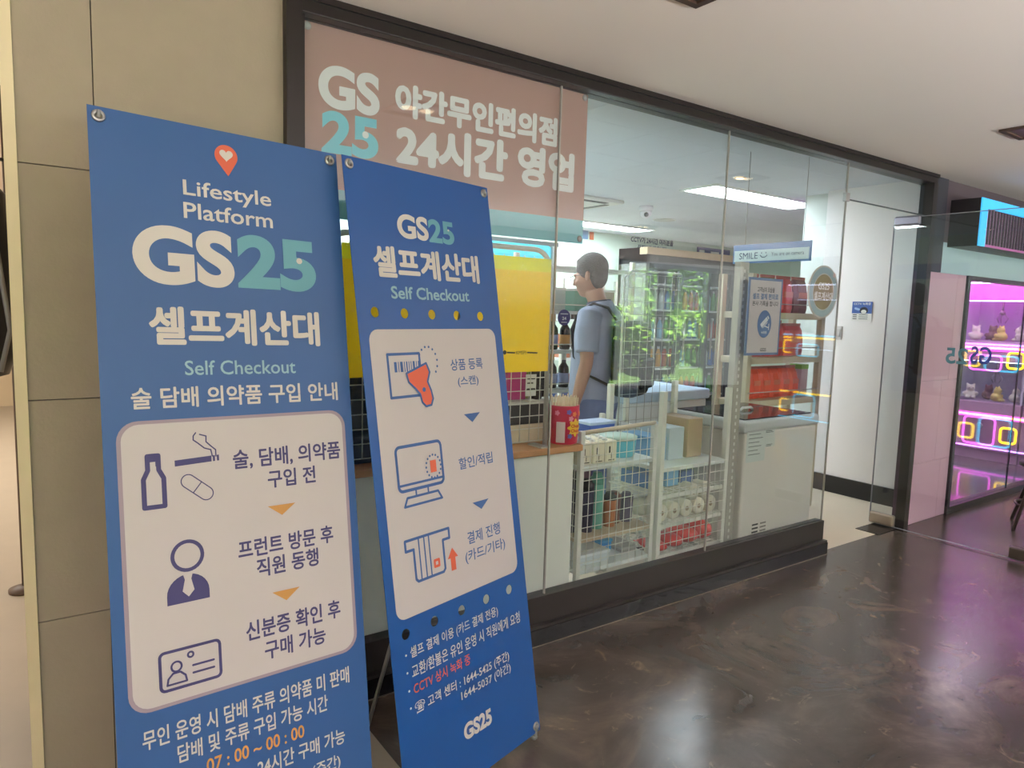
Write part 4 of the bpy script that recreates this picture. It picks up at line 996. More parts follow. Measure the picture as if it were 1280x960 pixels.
# ================================================================== SIGNS
# white notice with camera mark, on the inside of the glass
def gsign(c4, y): 
    q = [ay(px, py, y) for px, py in c4]
    return (q[0].x + q[3].x) / 2, (q[1].x + q[2].x) / 2, (q[2].z + q[3].z) / 2, (q[0].z + q[1].z) / 2
x0, x1, z0, z1 = gsign(((935, 345), (977.5, 350), (973, 443), (931.5, 445)), .02)
N1 = thing('camera_notice', 'tall white notice with blue border and camera mark on the glass', 'notice', ((x0 + x1) / 2, .02, (z0 + z1) / 2))
w, h = (x1 - x0) / 2, (z1 - z0) / 2
MB().box(-w, w, -.003, .003, -h, h).build('board', mat('notice_blue', (110, 132, 172), .5), N1)
MB().box(-w + .014, w - .014, -.0042, -.003, -h + .014, h - .014).build('face', mat('notice_white', (216, 206, 206), .6), N1)
N1P = Plane(Matrix.Translation(N1.location))
ink_d = mat('print_dark', (86, 82, 84), .6); ink_b = mat('print_steel_blue', (90, 120, 168), .6)
N1P.text('고객님의 모습을', 946, 361.5, 967.5, 363, 6.5, ink_d, N1, y=-.0048, bold=.02)
N1P.text('셀프 결제 편의로', 940, 370, 972, 371.5, 7.5, ink_b, N1, y=-.0048, bold=.03)
N1P.text('본사 기록을 합니다', 939.5, 379, 972, 380, 6.5, ink_d, N1, y=-.0048, bold=.02)
c = N1P.p(954.5, 405)
shape([circ(c[0], c[1], .062, .075)], 'badge', ink_b, N1, y=-.0046)
wp = mat('print_white', (236, 236, 236), .6)
rt = lambda pts, a: [(c[0] + x * math.cos(a) - z * math.sin(a), c[1] + .012 + x * math.sin(a) + z * math.cos(a)) for x, z in pts]
Ink(-.0052).poly(rt([(-.038, -.012), (.03, -.012), (.03, .012), (-.038, .012)], R(38))).poly(rt([(.034, -.010), (.044, -.010), (.044, .010), (.034, .010)], R(38))).poly(rt([(-.034, -.02), (.02, -.02), (.02, -.015), (-.034, -.015)], R(38))).line([(c[0] + .005, c[1] - .012), (c[0] + .03, c[1] - .018), (c[0] + .04, c[1] - .018)], .006).line([(c[0] + .04, c[1] - .03), (c[0] + .04, c[1] + .0)], .006).build('camera_icon', wp, N1)
text('녹화중', c[0], c[1] - .046, .05, .016, wp, N1, y=-.0052, bold=.02)
N1P.text('GS25', 949, 437, 956.5, 437, 4, ink_d, N1, y=-.0048, bold=.03)
# round sign on the glass
c = ay(1028.5, 365, .02); rw = (ay(1047, 365, .02).x - ay(1010, 365, .02).x) / 2
N2 = thing('round_shop_sign', 'round sign with pale blue ring and tan centre on the glass', 'sign', c)
MB().lathe([(rw, -.003), (rw, .003)], axis='Y', seg=48).build('disc', mat('sign_cream', (214, 206, 192), .5), N2)
shape([circ(0, 0, rw * .94, n=48), circ(0, 0, rw * .70, n=48)], 'ring', mat('sign_pale_blue', (166, 188, 192), .5), N2, y=-.0038)
shape([circ(0, 0, rw * .66, n=48)], 'centre', mat('sign_tan', (150, 132, 88), .5), N2, y=-.0038)
sw_ = mat('sign_lettering', (238, 232, 220), .5); text('GS25', 0, .034, .115, .042, sw_, N2, y=-.0048, bold=.02); text('셀프계산대', 0, -.024, .195, .05, sw_, N2, y=-.0048, bold=.03)
shape([circ(rw * .66, rw * .66, .014, n=18)], 'pin_dot', mat('sign_pink', (226, 190, 180), .5), N2, y=-.0042)
# hanging SMILE sign, across the shop
sx_ = 3.9
a = at(918, 307, 0, sx_); b = at(1015, 301, 0, sx_); zb_ = at(918, 330, 0, sx_).z
SM = thing('hanging_sign', 'hanging pale sign reading SMILE with blue border and smiling face', 'sign', (sx_, (a.y + b.y) / 2, (a.z + zb_) / 2), -PI / 2)
w = abs(a.y - b.y) / 2; h = (a.z - zb_) / 2
MB().box(-w, w, -.006, .006, -h, h).build('board', mat('sign_blue', (92, 128, 176), .5), SM)
MB().box(-w + .01, w - .01, -.0075, -.006, -h + .012, h - .038).build('face', mat('sign_face', (206, 226, 226), .5), SM)
SP = Plane(Matrix.Translation(SM.location) @ Matrix.Rotation(-PI / 2, 4, 'Z'))
SP.text('SMILE', 925, 321.5, 948, 318.5, 8, mat('sign_ink', (60, 80, 110), .6), SM, y=-.008, bold=.0)
SP.text('You are on camera', 965, 317.5, 1006, 315.5, 4.6, mat('sign_ink', (60, 80, 110)), SM, y=-.008, bold=.0)
q = SP.p(955.5, 318.5)
ik = Ink(-.008); ik.line([(q[0] + .024 * math.cos(R(k)), q[1] + .016 * math.sin(R(k))) for k in range(190, 351, 16)], .005); ik.dot(q[0] - .016, q[1] + .012, .004); ik.dot(q[0] + .016, q[1] + .012, .004)
ik.build('smiling_face', mat('sign_ink', (60, 80, 110)), SM)
for x in (-w * .7, w * .8): MB().tube([(x, 0, h), (x, 0, SCEIL - SM.location.z)], .002, 5).build('hanging_wire', greym, SM)
# blue strip sign on the back wall, lettering on the wall
a = ay(872, 313, 4.73); b = ay(912, 320, 4.73)
t = thing('wall_strip_sign', 'narrow navy strip sign high on the back wall of the shop', 'sign', ((a.x + b.x) / 2, 4.735, (a.z + b.z) / 2))
hw = abs(b.x - a.x) / 2
MB().box(-hw, hw, -.008, .008, -.07, .07).build('board', mat('strip_navy', (70, 76, 130), .5), t)
MB().box(-hw * .9, -hw * .6, -.010, -.008, -.03, .03).build('printed_block', whitel, t); MB().box(-hw * .2, hw * .3, -.010, -.008, -.02, .02).build('printed_line', whitel, t)
WP = Plane(Matrix.Translation((0, 4.74, 0)))
wl = thing('wall_lettering', 'blue camera warning lettering on the back wall of the shop', 'lettering', (0, 4.74, 0))
wli = mat('wall_letter_blue', (20, 40, 84), .6)
WP.text('CCTV가 24시간 여러분을', 788.5, 299, 841.5, 304, 7.5, wli, wl, y=-.002, bold=.03)
WP.text('지켜보고 있습니다', 797, 308.5, 833, 311, 5, wli, wl, y=-.002, bold=.02)
a = WP.p(728, 287); b = WP.p(742, 300)
t = thing('wall_plaque', 'small blue and red mark on the back wall by the brown banner', 'sign', (0, 4.742, 0))
MB().box(a[0], b[0] - .1, -.004, .002, b[1], a[1]).build('blue_mark', mat('mark_blue', (110, 150, 190), .5), t); MB().box(b[0] - .07, b[0], -.004, .002, b[1], b[1] + .1).build('red_mark', mat('mark_red', (214, 110, 60), .5), t)
# leaflet on the white partition
a = at(1066, 377, 0, 5.546); b = at(1089, 402, 0, 5.546)
t = thing('wall_leaflet', 'small blue and white leaflet stuck on the white wall by the door', 'leaflet', (5.546, (a.y + b.y) / 2, (a.z + b.z) / 2), -PI / 2)
w, h = abs(a.y - b.y) / 2, abs(a.z - b.z) / 2
MB().box(-w, w, -.001, .001, -h, h).build('sheet', whitel, t)
MB().box(-w, w, -.002, -.001, -h * .2, h).build('blue_top', mat('leaflet_blue', (66, 96, 168), .5), t)
text('CCTV 녹화중', 0, h * .78, w * 1.7, h * .26, whitel, t, y=-.0026, bold=.01)
Ink(-.0026).dot(w * .2, h * .1, w * .42, h * .36).build('dark_roundel', mat('leaflet_ink', (36, 36, 50), .5), t)
Ink(-.003).dot(w * .2, -h * .02, w * .27, h * .2).build('pale_roundel', whitel, t)
Ink(-.0028).line([(-w * .65, h * .3), (-w * .3, h * .2)], w * .22).build('camera_icon', mat('leaflet_pale', (150, 180, 220), .5), t)
for k in range(3):
    Ink(-.0026).line([(-w * .85, -h * (.35 + .2 * k)), (-w * .5, -h * (.35 + .2 * k))], .006).build('printed_line', mat('leaflet_ink', (0, 0, 0)), t)
    Ink(-.0026).line([(-w * .25, -h * (.35 + .2 * k)), (w * .6, -h * (.35 + .2 * k))], .005).build('printed_line', mat('print_grey', (0, 0, 0)), t)
# switch plate on the partition, beside the shelf
a = at(1042, 405, 0, 5.545); b = at(1053, 427, 0, 5.545)
t = thing('switch_plate', 'grey switch plate on the white wall under the round sign', 'switch', (5.546, (a.y + b.y) / 2, (a.z + b.z) / 2), -PI / 2)
MB().box(-.035, .035, -.006, .004, -.055, .055, .004).build('plate', mat('plate_grey', (200, 196, 196), .5), t); MB().box(-.022, .022, -.010, -.006, -.03, .03, .003).build('rocker', mat('rocker_grey', (186, 182, 184), .5), t)

# ceiling fittings of the shop
c = (5.14, 2.70, SCEIL)
t = thing('dome_camera', 'white dome security camera on the shop ceiling', 'camera', c)
MB().lathe([(.07, 0), (.07, -.035), (.06, -.05)], seg=24).build('base', mat('camera_white', (226, 226, 232), .4), t)
MB().lathe([(.058, -.05), (.055, -.08), (.04, -.105), (.015, -.117)], seg=24).build('dome', mat('camera_shell', (210, 208, 216), .35), t)
MB().ball((-.03, -.035, -.085), .024).build('lens', black, t)
t = thing('air_conditioner', 'flat ceiling air conditioner grille beside the dome camera', 'air conditioner', (4.30, 3.05, SCEIL))
MB().box(-.45, .45, -.45, .45, -.03, 0, .01).build('cover', mat('ac_white', (216, 218, 214), .5), t)
for k in range(4):
    a = k * PI / 2; m4 = Matrix.Rotation(a, 4, 'Z'); mb = MB().box(-.3, .3, .33, .39, -.034, -.03); bmesh.ops.transform(mb.b, matrix=m4, verts=mb.b.verts); mb.build('air_slot', mat('slot_dark', (60, 62, 62), .6), t)
t = thing('ceiling_spot', 'tiny glowing spot in the shop ceiling above the long lamp', 'spotlight', (4.57, 1.17, SCEIL))
MB().lathe([(.045, 0), (.045, -.004), (.036, -.006)], seg=20).build('ring', mat('spot_ring', (210, 190, 160), .5), t); MB().lathe([(.032, -.004), (.03, -.008)], seg=16).build('bulb', mat('spot_glow', (255, 220, 170), .5, emit=3), t)
t = thing('ceiling_speaker', 'flat round speaker grille in the ceiling behind the dome camera', 'speaker', (6.02, 3.27, SCEIL))
MB().lathe([(.12, 0), (.12, -.006), (.10, -.010), (.02, -.011)], seg=24).build('grille', mat('speaker_grey', (186, 190, 186), .6), t); MB().lathe([(.13, 0), (.13, -.004), (.122, -.005)], seg=24).build('rim', white, t)

# ================================================================== THE MAN
def loft(mb, pts, rads, seg=14):
    pts = [Vector(p) for p in pts]; rings = []
    for i, p in enumerate(pts):
        t = (pts[min(i + 1, len(pts) - 1)] - pts[max(i - 1, 0)]).normalized()
        ux = Vector((1, 0, 0)); u = (ux - t * ux.dot(t))
        u = u.normalized() if u.length > .2 else Vector((0, 1, 0)); v = t.cross(u).normalized()
        rx, ry = rads[i] if isinstance(rads[i], tuple) else (rads[i], rads[i])
        rings.append([mb.b.verts.new(p + u * rx * math.cos(2 * PI * k / seg) + v * ry * math.sin(2 * PI * k / seg)) for k in range(seg)])
    for a, b in zip(rings, rings[1:]):
        for k in range(seg): mb.b.faces.new((a[k], a[(k + 1) % seg], b[(k + 1) % seg], b[k]))
    mb.b.faces.new(rings[0][::-1]); mb.b.faces.new(rings[-1])
    return mb
def fuse(mb, name, m_, parent, vox=.008, smooth=4, cut=None):
    """union of closed pieces into one continuous skin"""
    bmesh.ops.recalc_face_normals(mb.b, faces=mb.b.faces)
    me = bpy.data.meshes.new(name); mb.b.to_mesh(me); mb.b.free()
    o = bpy.data.objects.new(name, me); COL.objects.link(o)
    q = o.modifiers.new('r', 'REMESH'); q.mode = 'VOXEL'; q.voxel_size = vox; q.use_smooth_shade = True
    q = o.modifiers.new('s', 'SMOOTH'); q.iterations = smooth; q.factor = .5
    ev = o.evaluated_get(bpy.context.evaluated_depsgraph_get()); m2_ = bpy.data.meshes.new_from_object(ev)
    o.modifiers.clear(); o.data = m2_; bpy.data.meshes.remove(me); m2_.name = name
    m2_.materials.clear(); m2_.materials.append(m_)
    for p in m2_.polygons: p.use_smooth = True
    o.parent = parent
    return o
PM = thing('person', 'man with grey hair in blue grey T-shirt and backpack, facing away left', 'person', (2.93, .90, 0), R(26)); PM.scale = (1.03, 1.03, 1.03)
skin = mat('skin', (176, 132, 112), .5, var=.05, scale=20)
# local frame: +Y forward, +X his right, Z up
mb = MB()
loft(mb, [(0, .00, .90), (0, .0, 1.05), (0, .0, 1.2), (0, -.01, 1.34), (0, -.015, 1.42)], [(.15, .105), (.145, .10), (.155, .11), (.165, .105), (.10, .07)])
loft(mb, [(0, -.02, 1.40), (0, .01, 1.47), (0, .035, 1.53)], [(.065, .062), (.055, .056), (.055, .058)])
# head: skull, face, jaw
hc = Vector((0, .06, 1.615)); tilt = Matrix.Rotation(R(-10), 4, 'X')
def hp(x, y, z): return hc + (tilt @ Vector((x, y, z)))
mb.ball(hp(0, -.015, .045), .088, .87, 1.06, .95, 3); mb.ball(hp(0, .025, -.02), .075, .88, .95, 1.2, 3); mb.ball(hp(0, .048, -.085), .042, 1.0, .9, .75, 3)
mb.ball(hp(0, .098, -.012), .016, .75, 1.0, 1.5, 2); mb.ball(hp(0, .108, -.028), .0145, 1.0, .9, .8, 2)           # nose
mb.ball(hp(0, .085, -.062), .02, 1.25, .55, .35, 2); mb.ball(hp(0, .082, -.074), .018, 1.2, .55, .4, 2)              # lips
mb.ball(hp(0, .085, .022), .03, 1.7, .5, .35, 2)                                                                    # brow
for s in (-1, 1):
    mb.ball(hp(s * .078, -.012, -.005), .03, .32, .62, 1.05, 2); mb.ball(hp(s * .083, -.018, .008), .02, .4, .8, .9, 2)  # ears
    mb.ball(hp(s * .045, .065, -.03), .028, .9, .7, .8, 2)                                                            # cheek
def arm(s, sh, el, wr, curl):
    loft(mb, [sh, Vector(sh).lerp(el, .45), el, Vector(el).lerp(wr, .35), wr], [.05, .046, .038, .039, .027])
    el, wr = Vector(el), Vector(wr); d = (wr - el).normalized(); fw = Vector((0, 1, 0)); fw = (fw - d * fw.dot(d)).normalized(); sd = d.cross(fw)
    palm = wr + d * .05
    loft(mb, [wr - d * .01, wr + d * .03, wr + d * .06, wr + d * .088], [(.024, .02), (.022, .036), (.018, .04), (.014, .036)] if False else [(.02, .026), (.019, .036), (.017, .04), (.013, .037)])
    inner = -s
    for k, (off, ln) in enumerate(((.029, .068), (.010, .078), (-.009, .073), (-.027, .056))):
        b0 = wr + d * .08 + fw * off; dirv = (d + Vector((inner * .25 * curl, 0, 0)) + fw * .12).normalized(); d2 = (d * .8 + Vector((inner * .8 * curl, 0, 0)) + fw * .2).normalized()
        loft(mb, [b0 - d * .015, b0 + dirv * ln * .45, b0 + dirv * ln * .45 + d2 * ln * .33, b0 + dirv * ln * .45 + d2 * ln * .55], [.0095, .009, .0085, .007], 8)
    b0 = wr + d * .025 + fw * .03; loft(mb, [b0 - fw * .012, b0 + (fw * .6 + d * .7).normalized() * .032, b0 + (fw * .45 + d * .9).normalized() * .062], [.012, .0105, .008], 8)
Lsh, Lel, Lwr = (-.185, -.01, 1.385), (-.225, -.03, 1.115), (-.215, .035, .870)
Rsh, Rel, Rwr = (.185, -.01, 1.385), (.215, .0, 1.11), (.19, .13, .90)
arm(-1, Lsh, Lel, Lwr, 1); arm(1, Rsh, Rel, Rwr, 1)
for s in (-1, 1):
    loft(mb, [(s * .085, 0, .92), (s * .09, .01, .7), (s * .09, .015, .48), (s * .09, -.01, .32), (s * .09, -.015, .09)], [(.085, .09), (.07, .075), (.052, .056), (.05, .056), (.034, .038)])
    loft(mb, [(s * .09, -.05, .045), (s * .092, .03, .045), (s * .095, .12, .032), (s * .097, .17, .026)], [(.034, .04), (.038, .042), (.044, .028), (.034, .02)])
fuse(mb, 'body', skin, PM, .0065, 3)
# hair: cap over skull, cropped
mb = MB(); mb.ball(hp(0, -.02, .052), .096, .88, 1.04, .95, 3); mb.ball(hp(0, -.055, .0), .075, 1.0, .68, 1.1, 3); mb.ball(hp(0, .022, .092), .055, 1.15, .9, .5, 3)
for s in (-1, 1): mb.ball(hp(s * .068, .0, .02), .035, .42, 1.2, .95, 2)
fuse(mb, 'hair', mat('grey_hair', (74, 71, 70), .75, var=.35, scale=30, bump=.6, bscale=140), PM, .007, 2)
# glasses
mb = MB()
for s in (-1, 1):
    mb.tube([hp(s * .034 + .024 * math.cos(k * PI / 8), .112 - .3 * abs(.024 * math.cos(k * PI / 8)), .006 + .018 * math.sin(k * PI / 8)) for k in range(16)], .0016, 5, True)
    mb.tube([hp(s * .06, .105, .01), hp(s * .082, .05, .012), hp(s * .086, -.02, .008)], .0018, 5)
mb.tube([hp(-.01, .113, .008), hp(.01, .113, .008)], .0016, 5)
mb.build('glasses', mat('glasses_metal', (90, 84, 84), .35, .4), PM)
tee = mat('tshirt_blue_grey', (152, 160, 184), .85, var=.08, scale=6, bump=.35, bscale=7)
mb = MB()
loft(mb, [(0, .005, .86), (0, .01, .95), (0, .012, 1.08), (0, .005, 1.22), (0, -.008, 1.34), (0, -.015, 1.42), (0, -.005, 1.465)], [(.185, .145), (.185, .145), (.178, .138), (.182, .135), (.195, .125), (.15, .095), (.07, .072)], 22)
for s, sh, el in ((-1, Lsh, Lel), (1, Rsh, Rel)):
    sh, el = Vector(sh), Vector(el); mb.ball(sh + Vector((-s * .02, 0, -.005)), .07, 1, 1, .9, 2)
    loft(mb, [sh + Vector((-s * .03, 0, .01)), sh.lerp(el, .3), sh.lerp(el, .78)], [.072, .070, .070], 16)
fuse(mb, 'tshirt', tee, PM, .009, 4)
loftm = MB(); loftm.tube([(.066 * math.cos(k * PI / 12), .0 + .066 * math.sin(k * PI / 12), 1.463 + .012 * (-math.sin(k * PI / 12))) for k in range(24)], .009, 6, True)
loftm.build('collar', mat('collar_dark', (70, 76, 94), .85), PM)
tr = mat('trousers_slate_blue', (110, 122, 160), .85, var=.07, scale=6, bump=.3, bscale=8)
mb = MB(); loft(mb, [(0, 0, .82), (0, 0, .92), (0, .0, .99)], [(.17, .13), (.168, .128), (.16, .12)], 20)
for s in (-1, 1): loft(mb, [(s * .085, 0, .9), (s * .095, .01, .7), (s * .095, .015, .48), (s * .095, -.005, .3), (s * .095, -.01, .07)], [(.1, .118), (.092, .105), (.08, .088), (.074, .082), (.068, .078)], 18)
fuse(mb, 'trousers', tr, PM, .010, 4)
for s in (-1, 1):
    mb = MB(); loft(mb, [(s * .09, -.075, .045), (s * .092, .0, .05), (s * .095, .12, .04), (s * .098, .2, .03)], [(.04, .045), (.046, .05), (.052, .038), (.038, .028)], 16); mb.box(s * .093 - .045, s * .093 + .045, -.08, .2, 0, .025, .01)
    fuse(mb, 'shoe', mat('shoe_dark', (50, 50, 54), .6), PM, .008, 3)
# backpack on the back, strap over each shoulder
bk = mat('backpack_black', (30, 30, 34), .7, bump=.3, bscale=30)
pack = MB().box(-.145, .145, -.30, -.135, .92, 1.36, .05, 4).build('backpack', bk, PM)
MB().box(-.11, .11, -.335, -.29, .97, 1.15, .025, 3).build('front_pocket', bk, pack)
for s in (-1, 1):
    MB().tube([(s * .09, -.15, 1.36), (s * .10, -.10, 1.432), (s * .10, -.01, 1.455), (s * .105, .075, 1.41), (s * .115, .118, 1.30), (s * .14, .085, 1.14), (s * .165, -.02, 1.04), (s * .13, -.15, .98)], .016, 8, flat=.5).build('strap', bk, pack)

# ================================================================== CLAW MACHINES
PINK_E = mat('neon_pink', (255, 92, 236), .4, emit=2.4); YEL_E = mat('neon_yellow', (255, 206, 30), .4, emit=3.2); ALT_Y = mat('neon_strong_yellow', (255, 206, 30), .4, emit=6); HEAD_E = mat('header_pink', (255, 80, 228), .4, emit=1.6)
cab = mat('machine_mauve', (176, 142, 172), .35); inner = mat('machine_inner', (206, 200, 220), .5); cy_e = mat('neon_cyan', (60, 200, 240), .4, emit=4)
inner_e = mat('case_lamp', (235, 230, 255), .5, emit=5.0)
CXF = 8.35; PW = .73
def claw(yc, label, alt=False):
    head_e, pink_e, yel_e, band = (cab, cy_e, ALT_Y, ALT_Y) if alt else (HEAD_E, PINK_E, YEL_E, HEAD_E)
    t = thing('claw_machine', label, 'claw machine', (CXF, yc, 0), -PI / 2, 'double decker claw machines in the arcade')
    h = PW / 2 - .008; D = .62
    MB().box(-h, h, 0, D, .10, .62, .01).box(-h, h, .02, D, 0, .10).build('lower_cabinet', cab, t)
    MB().box(-h, h, 0, D, 1.05, 1.26, .008).build('middle_cabinet', cab, t)
    MB().box(-h, h, -.02, D, 1.69, 1.88, .01).build('header_box', head_e, t)
    MB().box(-h + .03, h - .03, -.0215, -.02, 1.86, 1.878).build('header_light', inner_e, t)
    for z0, z1 in ((.62, 1.05), (1.26, 1.69)):
        MB().box(-h, h, D - .02, D, z0, z1).box(-h, -h + .02, .02, D, z0, z1).box(h - .02, h, .02, D, z0, z1).build('case_wall', inner, t)
        MB().box(-h + .02, h - .02, .008, .013, z0, z1).build('case_glass', M_DOOR, t)
        MB().box(-h + .1, h - .1, .1, .16, z1 - .012, z1 - .004).build('case_lamp', inner_e, t)
        mb = MB().tube([(0, .3, z1), (0, .3, z1 - .12)], .01).ball((0, .3, z1 - .13), .03)
        for k in range(3):
            a = k * 2.09; c_, s_ = math.cos(a), math.sin(a); mb.tube([(.02 * c_, .3 + .02 * s_, z1 - .14), (.06 * c_, .3 + .06 * s_, z1 - .19), (.03 * c_, .3 + .03 * s_, z1 - .24)], .006)
        mb.build('claw', chrome, t)
    # neon outlines; local x = -world y
    ring = lambda x0, x1, z0, z1, r, m_, nm, rad=.009: MB().tube([(x, -.008, z) for x, z in rrect(x0, x1, z0, z1, r, 4)], rad, 8, True).build(nm, m_, t)
    ring(-.15, .145, .165, .45, .04, pink_e, 'prize_door_neon'); ring(-.15, .145, .955, 1.11, .035, pink_e, 'upper_prize_door_neon')
    ring(.20, .34, .215, .37, .03, yel_e, 'coin_panel_neon', .011); ring(.20, .34, .99, 1.15, .03, yel_e, 'upper_coin_panel_neon', .011)
    MB().box(.225, .315, -.002, 0, .235, .35).build('coin_panel', mat('coin_dark', (120, 84, 110), .4), t)
    MB().box(-.13, .125, -.002, 0, .185, .43).build('prize_door', mat('door_plum', (150, 112, 142), .3), t)
    MB().lathe([(.028, -.012), (.034, 0)], (0, 0, .36), 'Y').build('door_knob', chrome, t)
    for z, nm, hh in ((.475, 'lower_neon_band', .025), (1.19, 'upper_neon_band', .035)): MB().box(-h, h, -.010, 0, z - (.012 if alt else hh), z + (.012 if alt else hh)).build(nm, band, t)
    MB().tube([(-h, -.006, .135), (h, -.006, .135)], .008).build('base_neon', pink_e, t)
    MB().tube([(-h, -.01, 1.225), (h, -.01, 1.225)], .010).build('shelf_neon', pink_e, t)
    return t
m0 = claw(.80, 'pink double decker claw machine nearest the tiled pier')
dup(m0, (CXF, .80 - PW, 0), -PI / 2, 'pink double decker claw machine cut off by the right picture edge')
m1_ = claw(.80 - PW * 2, 'yellow and cyan lit claw machine, first of the mirrored row in the shop glass', True)
for k in range(3, 6): dup(m1_, (CXF, .80 - PW * k, 0), -PI / 2, 'yellow and cyan lit claw machine, %s of the mirrored row in the shop glass' % ORD[k - 2])
plc = [mat('plush_yellow', (240, 214, 120), .9), mat('plush_cream', (236, 226, 206), .9), mat('plush_brown', (130, 86, 84), .9)]
def plush(x, y, z, k, label):
    t = thing('plush_toy', label, 'toy', (x, y, z), -PI / 2 + .5 * k, 'plush toys in the claw machine')
    mb = MB(); mb.ball((0, 0, .05), .055, 1.1, .9, .9, 2); mb.ball((0, -.015, .115), .042, 1.05, .95, .95, 2)
    for s in (-1, 1): mb.ball((s * .03, -.01, .155), .016, 1, .7, 1, 2); mb.ball((s * .055, -.03, .06), .02, 1, 1, 1.2, 2); mb.ball((s * .03, -.055, .02), .022, 1, 1.2, .8, 2)
    fuse(mb, 'toy_body', plc[k % 3], t, .01, 2)
    for s in (-1, 1): MB().ball((s * .016, -.053, .122), .006, sub=1).build('eye', black, t)
i = 0
for zf in (.62, 1.26):
    for yy in (1.0, .86, .72, .58, .22, .08):
        i += 1
        plush(CXF + .12 + .08 * (i % 3), yy, zf, i, '%s plush toy in the %s case of the claw machine, %s' % (['cream', 'brown', 'yellow'][(i - 1) % 3] if False else ['yellow', 'cream', 'brown'][i % 3], 'lower' if zf < 1 else 'upper', ['nearest the pier', 'second from pier', 'middle', 'right of middle', 'left in next machine', 'right in next machine'][(i - 1) % 6]))
# lightbox over the arcade window
LBX0, LBX1 = ay(1226, 258, -.2).x, 7.4
t = thing('fascia_lightbox', 'bright cyan light box with dark slats above the arcade window', 'light box', ((LBX0 + LBX1) / 2, -.15, 1.97))
lb = lambda mb: mb.shift((-(LBX0 + LBX1) / 2, .15, -1.97))
lb(MB().box(LBX0, LBX1, -.20, -.012, 1.97, 2.29)).build('housing', mat('housing_black', (40, 36, 40), .5), t)
cyb = mat('lightbox_cyan', (60, 178, 236), .5, emit=.75)
lb(MB().box(LBX0, LBX1, -.208, -.2, 2.225, 2.29).box(LBX0, LBX0 + .10, -.208, -.2, 1.97, 2.225)).build('lit_border', cyb, t)
mb = MB(); x = LBX0 + .115
while x < LBX1: mb.box(x, x + .026, -.212, -.2, 1.985, 2.22); x += .05
lb(mb).build('slats', mat('slat_dark', (48, 40, 50), .4), t)
lb(MB().box(LBX0 + .10, LBX1, -.204, -.2, 1.985, 2.22)).build('slat_backing', mat('backing_pink', (236, 190, 226), .4, emit=.5), t)
lb(MB().box(LBX0 + .10, LBX1, -.21, -.2, 1.97, 1.985)).build('pink_trim', mat('trim_pink', (206, 110, 180), .5), t)

# stool on the corridor floor at the right edge
sp = at(1266, 663, 2, 0)
scx, scy = sp.x + .22, sp.y - .10
t = thing('metal_stool', 'dark metal stool with splayed legs at the right picture edge', 'stool', (scx, scy, 0))
sm = mat('dark_bronze_metal', (70, 56, 50), .35, .5)
for k in range(4):
    a = math.atan2(.10, -.22) + k * PI / 2; rr_ = .2416
    l_ = MB().tube([(rr_ * math.cos(a), rr_ * math.sin(a), .0), (.10 * math.cos(a), .10 * math.sin(a), .44)], [.012, .014]).build('leg', sm, t)
MB().lathe([(.15, .44), (.17, .45), (.17, .47), (.15, .48)], seg=28).build('seat', sm, t)
MB().tube([(.175 * math.cos(k * PI / 8), .175 * math.sin(k * PI / 8), .17) for k in range(16)], .007, 6, True).build('foot_ring', sm, t)

# ================================================================== LEFT EDGE: stand and bag beyond the pillar
bx_ = ay(6, 300, 1.5).x - .02
t = thing('hanging_bag', 'tall black padded bag hanging on a brown pole at the left edge', 'bag', (bx_ - .115, 1.5, 1.1))
MB().lathe([(.06, -.02), (.13, .0), (.16, .08), (.165, .5), (.15, .78), (.08, .86), (.03, .88)], seg=24, sy=.8).build('bag_body', mat('bag_black', (22, 24, 30), .35), t)
MB().tube([(.02, -.13, .86), (.10, -.14, .6), (.14, -.12, .2), (.10, -.12, .02)], .010, 6).build('strap', mat('strap_grey', (120, 120, 122), .5), t)
MB().tube([(.0, 0, .87), (.06, .1, .95), (.145, .26, .97)], .008).build('hook_strap', black, t)
t = thing('brown_pole', 'thin dark brown pole beside the cream pillar trim', 'pole', (bx_ + .035, 1.76, 0))
MB().tube([(0, 0, .02), (0, 0, 2.4)], .014).build('pole', mat('pole_brown', (84, 64, 50), .5), t); MB().lathe([(.07, 0), (.07, .015), (.02, .03)], seg=28).build('base', mat('pole_brown', (0, 0, 0)), t)
MB().tube([(0, 0, 2.08), (-.02, 0, 2.07)], .006).build('hook', mat('pole_brown', (0, 0, 0)), t)

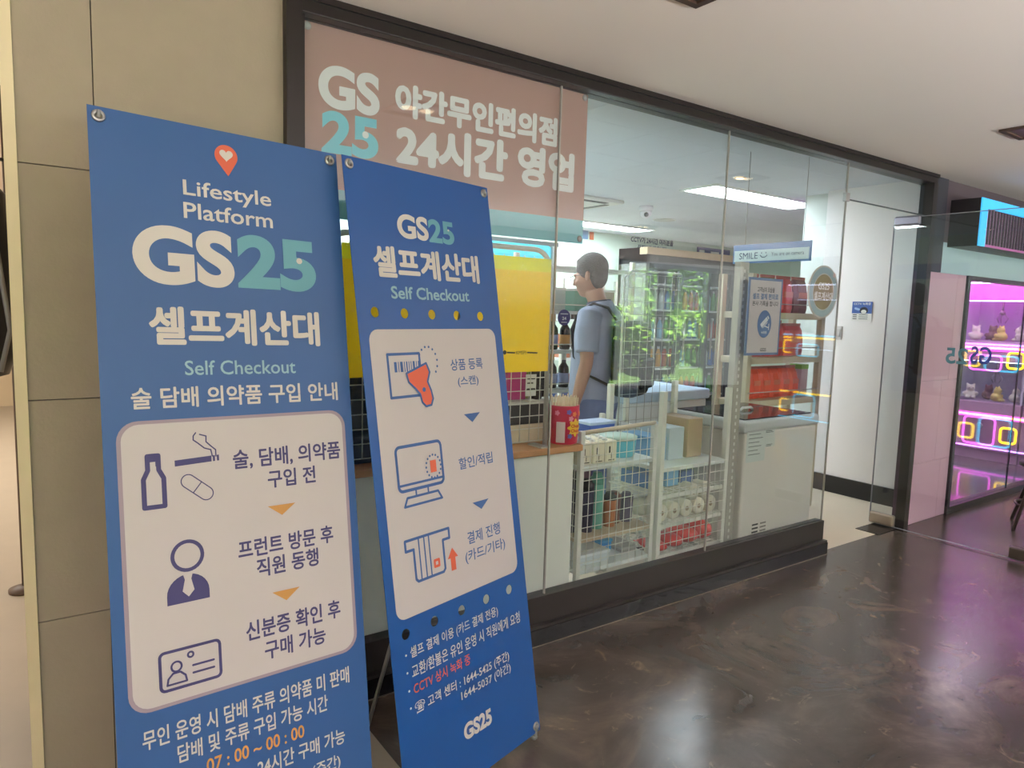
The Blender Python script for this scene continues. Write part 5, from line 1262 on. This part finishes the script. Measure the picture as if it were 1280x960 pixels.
# ================================================================== OUTSIDE: trees seen mirrored in the glass
leaf = [mat('leaf_green', (96, 150, 50), .6, var=.35, scale=1.5), mat('leaf_lime', (140, 190, 60), .6, var=.3, scale=1.5)]
struct(MB().box(-8, 22, -30, -4.75, -.12, -.02).build('ground_outside', mat('lawn', (96, 130, 60), .9, var=.2, scale=1)))
def tree(x, y, h, r, k, label):
    t = thing('garden_tree', label, 'tree', (x, y, -.02), 0, 'garden trees outside the corridor windows')
    MB().tube([(0, 0, 0), (.04, 0, h * .4), (-.03, .02, h * .8)], [.11, .09, .05]).build('trunk', mat('bark', (96, 80, 64), .9), t)
    mb = MB()
    for i in range(1400):
        th = random.uniform(0, 2 * PI); u = random.uniform(-1, 1); q = random.random() ** .33
        p = Vector((math.sqrt(1 - u * u) * math.cos(th), math.sqrt(1 - u * u) * math.sin(th), u)) * q
        c = Vector((p.x * r, p.y * r, h * .62 + p.z * h * .42)); s_ = random.uniform(.05, .12)
        a = Vector((random.uniform(-1, 1), random.uniform(-1, 1), random.uniform(-.5, .5))).normalized(); b = a.cross(Vector((random.uniform(-1, 1), random.uniform(-1, 1), 1)).normalized())
        mb.b.faces.new([mb.b.verts.new(c + a * s_), mb.b.verts.new(c + b * s_ * .6), mb.b.verts.new(c - a * s_), mb.b.verts.new(c - b * s_ * .6)])
    mb.build('foliage', leaf[k % 2], t)
for k, (x, y, h, r) in enumerate(((7.2, -6.6, 1.9, .8), (9.1, -6.4, 1.7, .8), (10.6, -8.8, 3.6, 1.2), (7.9, -9.6, 4.4, 1.4), (13.2, -9.5, 3.2, 1.2), (11.2, -6.6, 1.6, .8), (-2.2, -8, 3.5, 1.3), (.9, -8.5, 3.0, 1.3))):
    tree(x, y, h, r, k, ['low green bush tree mirrored at the middle of the green reflection', 'low lime bush tree mirrored left in the green reflection', 'tall green tree mirrored high at the left of the reflection', 'tall lime tree mirrored behind the low bushes', 'far green tree mirrored at the back of the garden', 'short lime tree at the far end of the garden', 'green tree outside the window behind the viewer', 'lime tree outside the window behind the viewer'][k])
